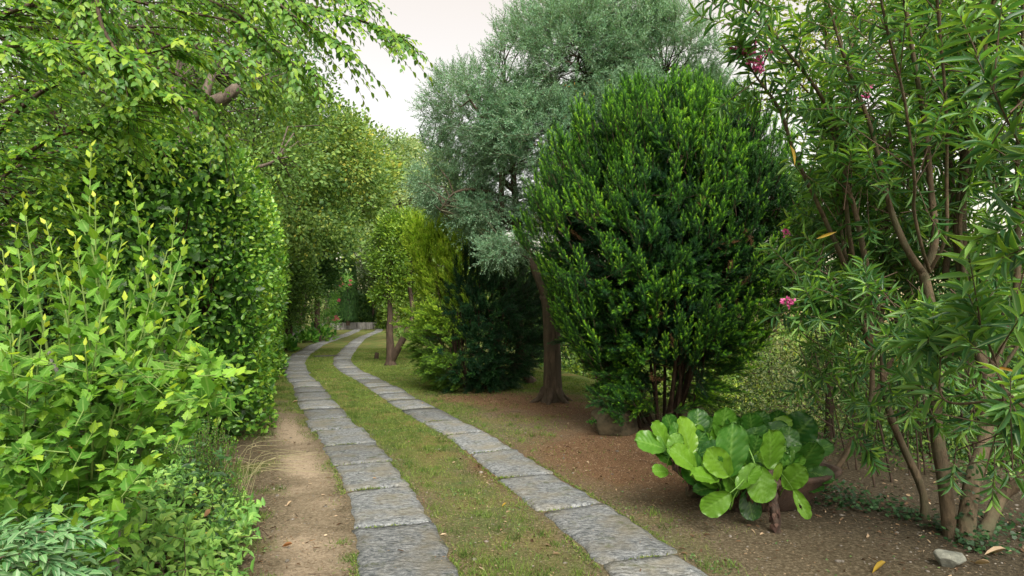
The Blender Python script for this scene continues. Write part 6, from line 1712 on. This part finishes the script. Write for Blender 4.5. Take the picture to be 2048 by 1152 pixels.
# ================================================================== OLEANDERS
C_OL = [(0.025, 0.09, 0.04), (0.055, 0.165, 0.055), (0.12, 0.275, 0.065), (0.26, 0.43, 0.06)]
M_OL = leafmat('oleander_leaves', C_OL, .42, .42, .4, vein=(.25, .36, .12), vfac=.6, tboost=(1.6, 1.5, .5)); M_OL1 = leafmat('oleander_leaf', C_OL, .42, .42, .4, each=True, vein=(.25, .36, .12), vfac=.6, tboost=(1.6, 1.5, .5))
M_YEL = leafmat('yellow_oleander_leaf', [(0.30, 0.17, 0.02), (0.42, 0.30, 0.04)], .5, .4, .3)
def oleander(label, base, trunks, stems, seed, leaf_n, flowers=(), n_extra=40, L=.155, W=.0225, fill=None, yellow=(), n_each=300, dens=1.0):
    rng = np.random.default_rng(seed)
    root = empty('oleander_shrub', base, label, 'shrub', 'oleander shrubs on the right')
    for pts, r0, r1 in trunks:
        P = curve(pts, 18); g = Geo(); g.tube(P, .62 * np.linspace(r0, r1, 18) * (1 + .05 * np.sin(np.arange(18) * 1.7)), 10, rng=rng, bump=.07); g.obj('trunk', BARK_TAN, root)
    lv = Leaves(); tw = Geo(); tipsP = []; tipsA = []; 
    stems = list(stems)
    for pts, r0, r1 in list(stems)[:5]:      # thinner companions beside each main stem
        o_ = rng.normal(0, .16, 3) * [1, 1.2, 0]; f_ = rng.uniform(-.35, .35)
        stems.append(([np.asarray(q) + o_ * (k_ / 3 + .2) + [f_ * k_ * .12, 0, 0] for k_, q in enumerate(pts)], r0 * .45, r1 * .8))
    for pts, r0, r1 in stems:
        P = curve(pts, 22); g = Geo(); g.tube(P, np.linspace(r0, r1, 22), 7, rng=rng, bump=.05); g.obj('stem', BARK_TAN, root)
        t = norm(np.gradient(P, axis=0))
        m = int((12 if r0 > .012 else 6) * dens); idx = rng.integers(9, 22, m)
        A = norm(t[idx] * .9 + rng.normal(0, .55, (m, 3)) + [0, 0, .15]); o = P[idx]; Ls = rng.uniform(.12, .45, m)
        e = o + A * Ls[:, None]; tw.segs(o, e, .0045, .003); tipsP.append(e); tipsA.append(A)
        tipsP.append(P[-1:]); tipsA.append(t[-1:])
        arr, _ = sprays(rng, P[11::2], t[11::2], .09, int(3 * dens) + 1, 1.1, 'spiral', L, W, tint=(.1, .7), taper=.95, jit=.3); lv.add(*arr)
    if fill is not None:
        for (blobs, m, aim) in fill:
            C, O = crown_points(rng, blobs, m, .1, -1)
            A = norm(O * .5 + np.array(aim) + rng.normal(0, .45, C.shape)); tipsP.append(C); tipsA.append(A)
            tw.segs(C - A * .3 + rng.normal(0, .04, C.shape), C, .004, .003)
    E = np.concatenate(tipsP); A = np.concatenate(tipsA)
    arr, ends = sprays(rng, E - A * .06, A, rng.uniform(.14, .26, len(E)), 16, 1.35, 'spiral', L, W, bend=np.zeros_like(E), tint=(0, .7), tipt=.35, taper=.7, jit=.25)
    arr = list(arr); arr[1] = norm(arr[1] + np.array([0, 0, -.18])); lv.add(*arr); tw.segs(ends[0], ends[2], .0032, .0022)
    tw.obj('twigs', TWIG, root, kind='stuff')
    put_leaves(root, lv, T_LANC, M_OL, M_OL1, n_each, 'foliage')
    for (px, py, Yd) in flowers:
        f = Leaves(); c = at(px, py, Yd); m = 5 if True else 0
        cs = c + rng.normal(0, .018, (4, 3)); petals(rng, cs, .012, 6, f, .026); put_leaves(root, f, T_OVAL, M_PINK, part='flower')
        g = Geo(); j = np.linalg.norm(E - c, axis=1).argmin(); g.tube(curve([E[j], (E[j] + c) / 2 + [0, 0, .02], c], 5), .002, 4); g.obj('flower_stalk', STEM_GREEN, root)
    if len(yellow):
        f = Leaves()
        for (px, py, Yd, ang) in yellow:
            a = math.radians(ang); f.add(at(px, py, Yd)[None], np.array([[math.sin(a), -.2, math.cos(a)]]), np.array([[.3, -1, .3]]), L * .95, W * .95, rng.uniform(0, 1, 1))
        put_leaves(root, f, T_LANC, M_YEL, part='yellow_leaves')
    return root
ba = onground(3.0, 4.75)
A_ = lambda *p: at(*p)
oleander('right-hand oleander with thick pale-brown trunks and pink flowers, at the right edge', ba,
    [([gpos(1905, 1075) + [0, 0, -.05], A_(1888, 960, 4.7), A_(1872, 840, 4.75), A_(1876, 700, 4.75), A_(1860, 600, 4.75), A_(1845, 540, 4.75)], .078, .05),
     ([gpos(1930, 1085) + [0, 0, -.05], A_(1940, 980, 4.7), A_(1968, 880, 4.8), A_(1975, 760, 4.9), A_(1940, 640, 5.0), A_(1925, 540, 5.0)], .095, .05),
     ([gpos(1960, 1075) + [0, 0, -.05], A_(2000, 1000, 4.8), A_(2060, 950, 4.7), A_(2130, 900, 4.6)], .075, .05),
     ([gpos(1850, 1040) + [0, 0, -.05], A_(1845, 980, 5.1), A_(1800, 880, 5.1), A_(1770, 790, 5.1), A_(1765, 690, 5.1), A_(1752, 600, 5.1)], .050, .032)],
    [([A_(1845, 545, 4.75), A_(1815, 500, 4.7), A_(1785, 430, 4.7), A_(1772, 380, 4.65), A_(1740, 250, 4.6), A_(1690, 120, 4.5), A_(1650, -20, 4.4)], .028, .008),
     ([A_(1850, 545, 4.75), A_(1870, 480, 4.7), A_(1862, 380, 4.7), A_(1850, 250, 4.6), A_(1825, 100, 4.5), A_(1800, -60, 4.4)], .028, .010),
     ([A_(1925, 560, 5.0), A_(1915, 450, 4.9), A_(1935, 300, 4.8), A_(1955, 150, 4.7), A_(1985, -20, 4.6)], .036, .014),
     ([A_(1928, 560, 5.0), A_(1925, 400, 5.0), A_(1930, 250, 5.0), A_(1950, 100, 5.0), A_(1945, -60, 5.0)], .030, .012),
     ([A_(1975, 760, 4.9), A_(2030, 600, 4.8), A_(2035, 400, 4.7), A_(2040, 200, 4.6), A_(2050, 0, 4.5)], .028, .012),
     ([A_(1752, 610, 5.1), A_(1735, 540, 5.0), A_(1712, 430, 4.9), A_(1690, 350, 4.9), A_(1660, 250, 4.9)], .026, .009),
     ([A_(1752, 610, 5.1), A_(1700, 540, 5.2), A_(1680, 440, 5.2), A_(1672, 330, 5.2)], .020, .008),
     ([A_(1890, 560, 5.1), A_(1905, 400, 5.3), A_(1895, 250, 5.4), A_(1870, 100, 5.5), A_(1860, -60, 5.5)], .024, .01)],
    901, 0, flowers=[(1728, 168, 4.7), (1735, 182, 4.7), (1952, 70, 4.8), (2022, 12, 4.8), (1935, 20, 4.8), (1970, 60, 4.8), (1968, 12, 4.7), (1572, 600, 4.6), (1580, 606, 4.6), (1570, 464, 5.2), (2020, 18, 4.8)],
    fill=[([B(1620, 530, 4.9, .28, .35, .14), B(1620, 610, 4.8, .22, .3, .12), B(1700, 590, 4.9, .3, .35, .2)], 40, (-.9, -.3, .15)),
          ([B(1840, 680, 4.3, .35, .35, .3), B(1800, 620, 4.5, .3, .3, .2)], 30, (-.4, -.4, -.1)),
          ([B(1700, 760, 4.9, .15, .2, .15), B(1690, 900, 4.8, .15, .2, .12), B(1760, 870, 4.9, .2, .2, .15), B(1640, 740, 5.2, .2, .2, .2), B(1800, 780, 4.7, .3, .3, .2)], 24, (-.4, -.4, -.5)),
          ([B(1950, 930, 4.5, .15, .2, .1), B(2010, 920, 4.2, .15, .2, .15), B(1930, 800, 4.3, .2, .2, .15)], 12, (-.2, -.5, -.2)),
          ([B(1800, 260, 4.9, .9, .7, .8), B(1980, 250, 5.0, .7, .8, .9), B(1920, 60, 5.0, 1.0, .7, .5)], 230, (-.1, -.1, .5)),
          ([B(1780, 500, 5.5, .8, .5, .5), B(2000, 560, 5.3, .6, .6, .6)], 150, (0, -.2, .4))],
    yellow=[(1632, 478, 4.7, 70), (1985, 735, 4.4, 100), (1580, 290, 4.5, 170), (1868, 60, 4.7, 175), (1790, 700, 5.0, 180)])
bb = onground(2.55, 5.8)
oleander('left-hand oleander whose long thin stems lean out over the big yew toward the sky', bb,
    [([bb + [0, 0, -.05], A_(1730, 850, 5.7), A_(1745, 720, 5.6), A_(1740, 640, 5.5)], .04, .028)],
    [([A_(1740, 700, 5.5), A_(1700, 560, 5.2), A_(1650, 440, 5.0), A_(1590, 310, 4.8), A_(1560, 220, 4.7), A_(1510, 150, 4.6), A_(1490, 110, 4.5)], .022, .005),
     ([A_(1740, 680, 5.5), A_(1700, 480, 5.1), A_(1680, 280, 4.9), A_(1640, 190, 4.7), A_(1580, 110, 4.5), A_(1510, 20, 4.3), A_(1470, -20, 4.2)], .020, .006),
     ([A_(1735, 640, 5.6), A_(1700, 500, 5.6), A_(1665, 350, 5.6), A_(1655, 200, 5.5), A_(1650, 50, 5.4)], .018, .006),
     ([A_(1740, 660, 5.7), A_(1770, 480, 5.8), A_(1780, 300, 5.8), A_(1790, 100, 5.8)], .022, .008),
     ([A_(1745, 700, 5.6), A_(1780, 560, 5.9), A_(1815, 400, 6.0), A_(1810, 200, 6.0), A_(1790, 20, 6.0)], .02, .008),
     ([bb + [.1, 0, 0], A_(1790, 700, 5.8), A_(1830, 480, 6.0), A_(1860, 250, 6.0), A_(1900, 50, 6.0)], .025, .008)],
    902, 0, flowers=[(1476, 102, 4.5), (1484, 106, 4.5), (1500, 104, 4.5), (1513, 116, 4.5), (1503, 131, 4.5), (1534, 104, 4.5), (1518, 132, 4.5), (1502, 95, 4.5)],
    fill=[([B(1540, 180, 4.7, .12, .15, .22), B(1500, 120, 4.55, .1, .1, .1)], 4, (-.3, -.2, .5)), ([B(1700, 450, 5.7, .5, .5, .5), B(1850, 400, 6.3, .9, .5, .8)], 130, (0, -.1, .5)), ([B(1650, 680, 6.2, .3, .4, .5), B(1750, 600, 6.3, .6, .5, .5)], 45, (0, -.2, .1))], dens=.75)
bc = onground(4.9, 6.9)
oleander('back oleander, darker, filling the space behind the thick trunks', bc,
    [([bc + [0, 0, -.05], bc + [0, 0, 1.0], bc + [.1, 0, 1.8]], .05, .035)],
    [([bc + [.05, 0, 1.6], bc + [-.4, 0, 2.6], bc + [-.7, 0, 3.6], bc + [-1.0, -.1, 4.7]], .025, .008), ([bc + [.05, 0, 1.6], bc + [.4, 0, 2.8], bc + [.6, 0, 4.6]], .025, .008), ([bc + [0, 0, .2], bc + [-.8, .1, 1.6], bc + [-1.3, 0, 3.2]], .025, .008), ([bc + [.1, 0, .2], bc + [1.0, .2, 1.8], bc + [1.4, 0, 3.8]], .025, .008)],
    903, 0, fill=[([(bc + [0, 0, 2.2], (1.7, .7, .9)), (bc + [.2, 0, 3.9], (1.6, .7, 1.0)), (bc + [-.5, 0, 1.2], (1.6, .5, .6))], 190, (0, -.2, .4))], n_each=120, dens=.75)
# foreground whorls at the right edge
bd = onground(2.75, 2.9)
oleander('nearest oleander sprays with large bluish leaves reaching in from the right edge', bd,
    [([bd + [0.3, 0, -.02], bd + [.15, .1, .5], A_(2010, 780, 3.3)], .02, .012)],
    [([A_(2010, 800, 3.3), A_(1990, 720, 3.3), A_(1955, 640, 3.3)], .010, .004), ([A_(2150, 400, 3.0), A_(2100, 300, 2.9), A_(2075, 180, 2.8)], .010, .004), ([A_(2010, 800, 3.3), A_(1890, 800, 3.6), A_(1880, 700, 3.6)], .008, .004), ([bd + [.3, 0, .2], A_(2120, 600, 3.0), A_(2150, 400, 3.0)], .015, .010)],
    904, 0, fill=[([B(1950, 620, 3.3, .05, .08, .04), B(2090, 150, 2.7, .06, .1, .05), B(2070, 330, 2.8, .05, .1, .06), B(1930, 620, 3.5, .06, .1, .03), B(2060, 470, 2.9, .05, .1, .1), B(2020, 850, 3.5, .07, .1, .05), B(1880, 690, 3.6, .06, .1, .05), B(2040, 820, 3.0, .08, .1, .05)], 26, (-.25, -.3, .4))], n_each=300, L=.175, W=.031, dens=.4)

# fallen yellow leaf and litter leaves, ivy, small seedling
def fallen():
    for (px, py, ang, mat, lab, L) in [(1757, 1141, 60, M_YEL, 'single long yellow fallen leaf on the soil at bottom right', .125), (1990, 1113, 95, M_LITTER, 'curled tan fallen leaf right of the pale stone', .13), (575, 1098, 100, M_RUST, 'rust-brown fallen leaf on the dirt beside the left track', .08), (590, 808, 80, M_LITTER, 'pale fallen leaf on the dirt beside the far hedge', .10), (578, 1012, 20, M_LITTER, 'crumpled pinkish fallen leaf on the sandy strip', .07), (1965, 1135, 160, M_LITTER, 'pale curled dead leaf lying below the pale stone', .10), (1008, 1013, 40, M_YEL, 'small ochre fallen leaf on the grass between the tracks', .05)]:
        g = gpos(px, py); a = math.radians(ang); z = float(terrain(g[0], g[1])) + .012
        D = np.array([math.sin(a), math.cos(a), .12]); P = np.array([g[0], g[1], z]) - norm(D) * L / 2
        arr = [P[None], norm(D)[None], np.array([[.1, -.3, 1.0]]), np.array([L]), np.array([L * .26]), np.array([.85])]
        V, F, T, M = leaf_mesh(arr, tpl([(0, 0), (.2, .3), (.5, .48), (.8, .33), (1, 0)], .3, -.25)); o = obj_np('fallen_leaf', V, F, mat, None, {'tint': T, 'mid': M}); tag(o, lab, 'leaf')
fallen()
def ivy():
    rng = np.random.default_rng(930)
    m = leafmat('ivy_leaves', [(0.008, 0.03, 0.010), (0.016, 0.055, 0.016), (0.03, 0.085, 0.022)], .5, .15, .3)
    P = []
    for (px, py, r, n) in [(1960, 1095, .16, 160), (1810, 1035, .12, 90), (1890, 1060, .10, 90), (1700, 1010, .22, 150), (1660, 985, .2, 100), (2000, 1060, .25, 200), (1750, 1015, .25, 130)]:
        c = gpos(px, py); q = c + rng.normal(0, r * .6, (n, 3)); q[:, 2] = terrain(q[:, 0], q[:, 1]) + np.abs(rng.normal(0, .05, n)); P.append(q)
    for (a, b, n) in [((1925, 1070, 4.62), (1955, 940, 4.6), 60)]:
        A, Bq = at(*a), at(*b); t = rng.uniform(0, 1, (n, 1)); P.append(A * (1 - t) + Bq * t + rng.normal(0, .05, (n, 3)))
    P = np.concatenate(P); n = len(P); lv = Leaves(); lv.add(P, rdir(rng, n) * [1, 1, .3], np.array([0, -.3, .8]) + rng.normal(0, .3, (n, 3)), rng.uniform(.02, .042, n), rng.uniform(.02, .038, n), rng.uniform(0, 1, n))
    o = put_leaves(None, lv, T_LOBE, m, part='ivy'); tag(o, 'dark ivy creeping on the soil and over the oleander trunk bases', kind='stuff')
ivy()
def thicket():
    rng = np.random.default_rng(940); g = Geo()
    for k in range(70):
        y = rng.uniform(5.9, 8.6); x = rng.uniform(.47, .80) * y; z = float(terrain(x, y)); h = rng.uniform(.9, 2.4); d = np.array([rng.normal(-.12, .2), rng.normal(0, .12), 0])
        b = np.array([x, y, z - .03]); g.tube(curve([b, b + d * .4 * h + [0, 0, h * .45], b + d * h + rng.normal(0, .06, 3) + [0, 0, h]], 7), np.linspace(rng.uniform(.006, .015), .003, 7), 5)
    o = g.obj('thicket_stems', BARK_DARK, None, kind='stuff'); tag(o, 'thicket of thin dark stems in the shade behind the oleander trunks', kind='stuff')
thicket()
# thin low growth behind the broad-leaved plant, on the crest
def brush():
    rng = np.random.default_rng(931); 
    n = 20000; y = rng.uniform(6.0, 10.5, n); x = ip(y, CREST) + rng.uniform(-.9, 1.5, n); k = rng.uniform(size=n) < .5 + .5 * (noise2(x * 2, y * 2, 4) > .5); k &= (x > 2.75) & ((x / y > .43) | (y > 9)); x, y = x[k], y[k]; n = len(x)
    z = terrain(x, y) + rng.uniform(0, 1, n) ** 1.4 * 1.25
    lv = Leaves(); lv.add(np.stack([x, y, z], -1), rdir(rng, n) + [0, 0, .3], rdir(rng, n) + [0, 0, .6], rng.uniform(.03, .07, n), rng.uniform(.012, .03, n), rng.uniform(0, 1, n))
    o = put_leaves(None, lv, T_TWO, M_MID, part='brushwood'); tag(o, 'loose dark undergrowth along the crest behind the oleander stems', kind='stuff')
brush()
print('TRIS', sum(len(m.loops) - 2 * len(m.polygons) for m in bpy.data.meshes), 'OBJS', len(bpy.data.objects))
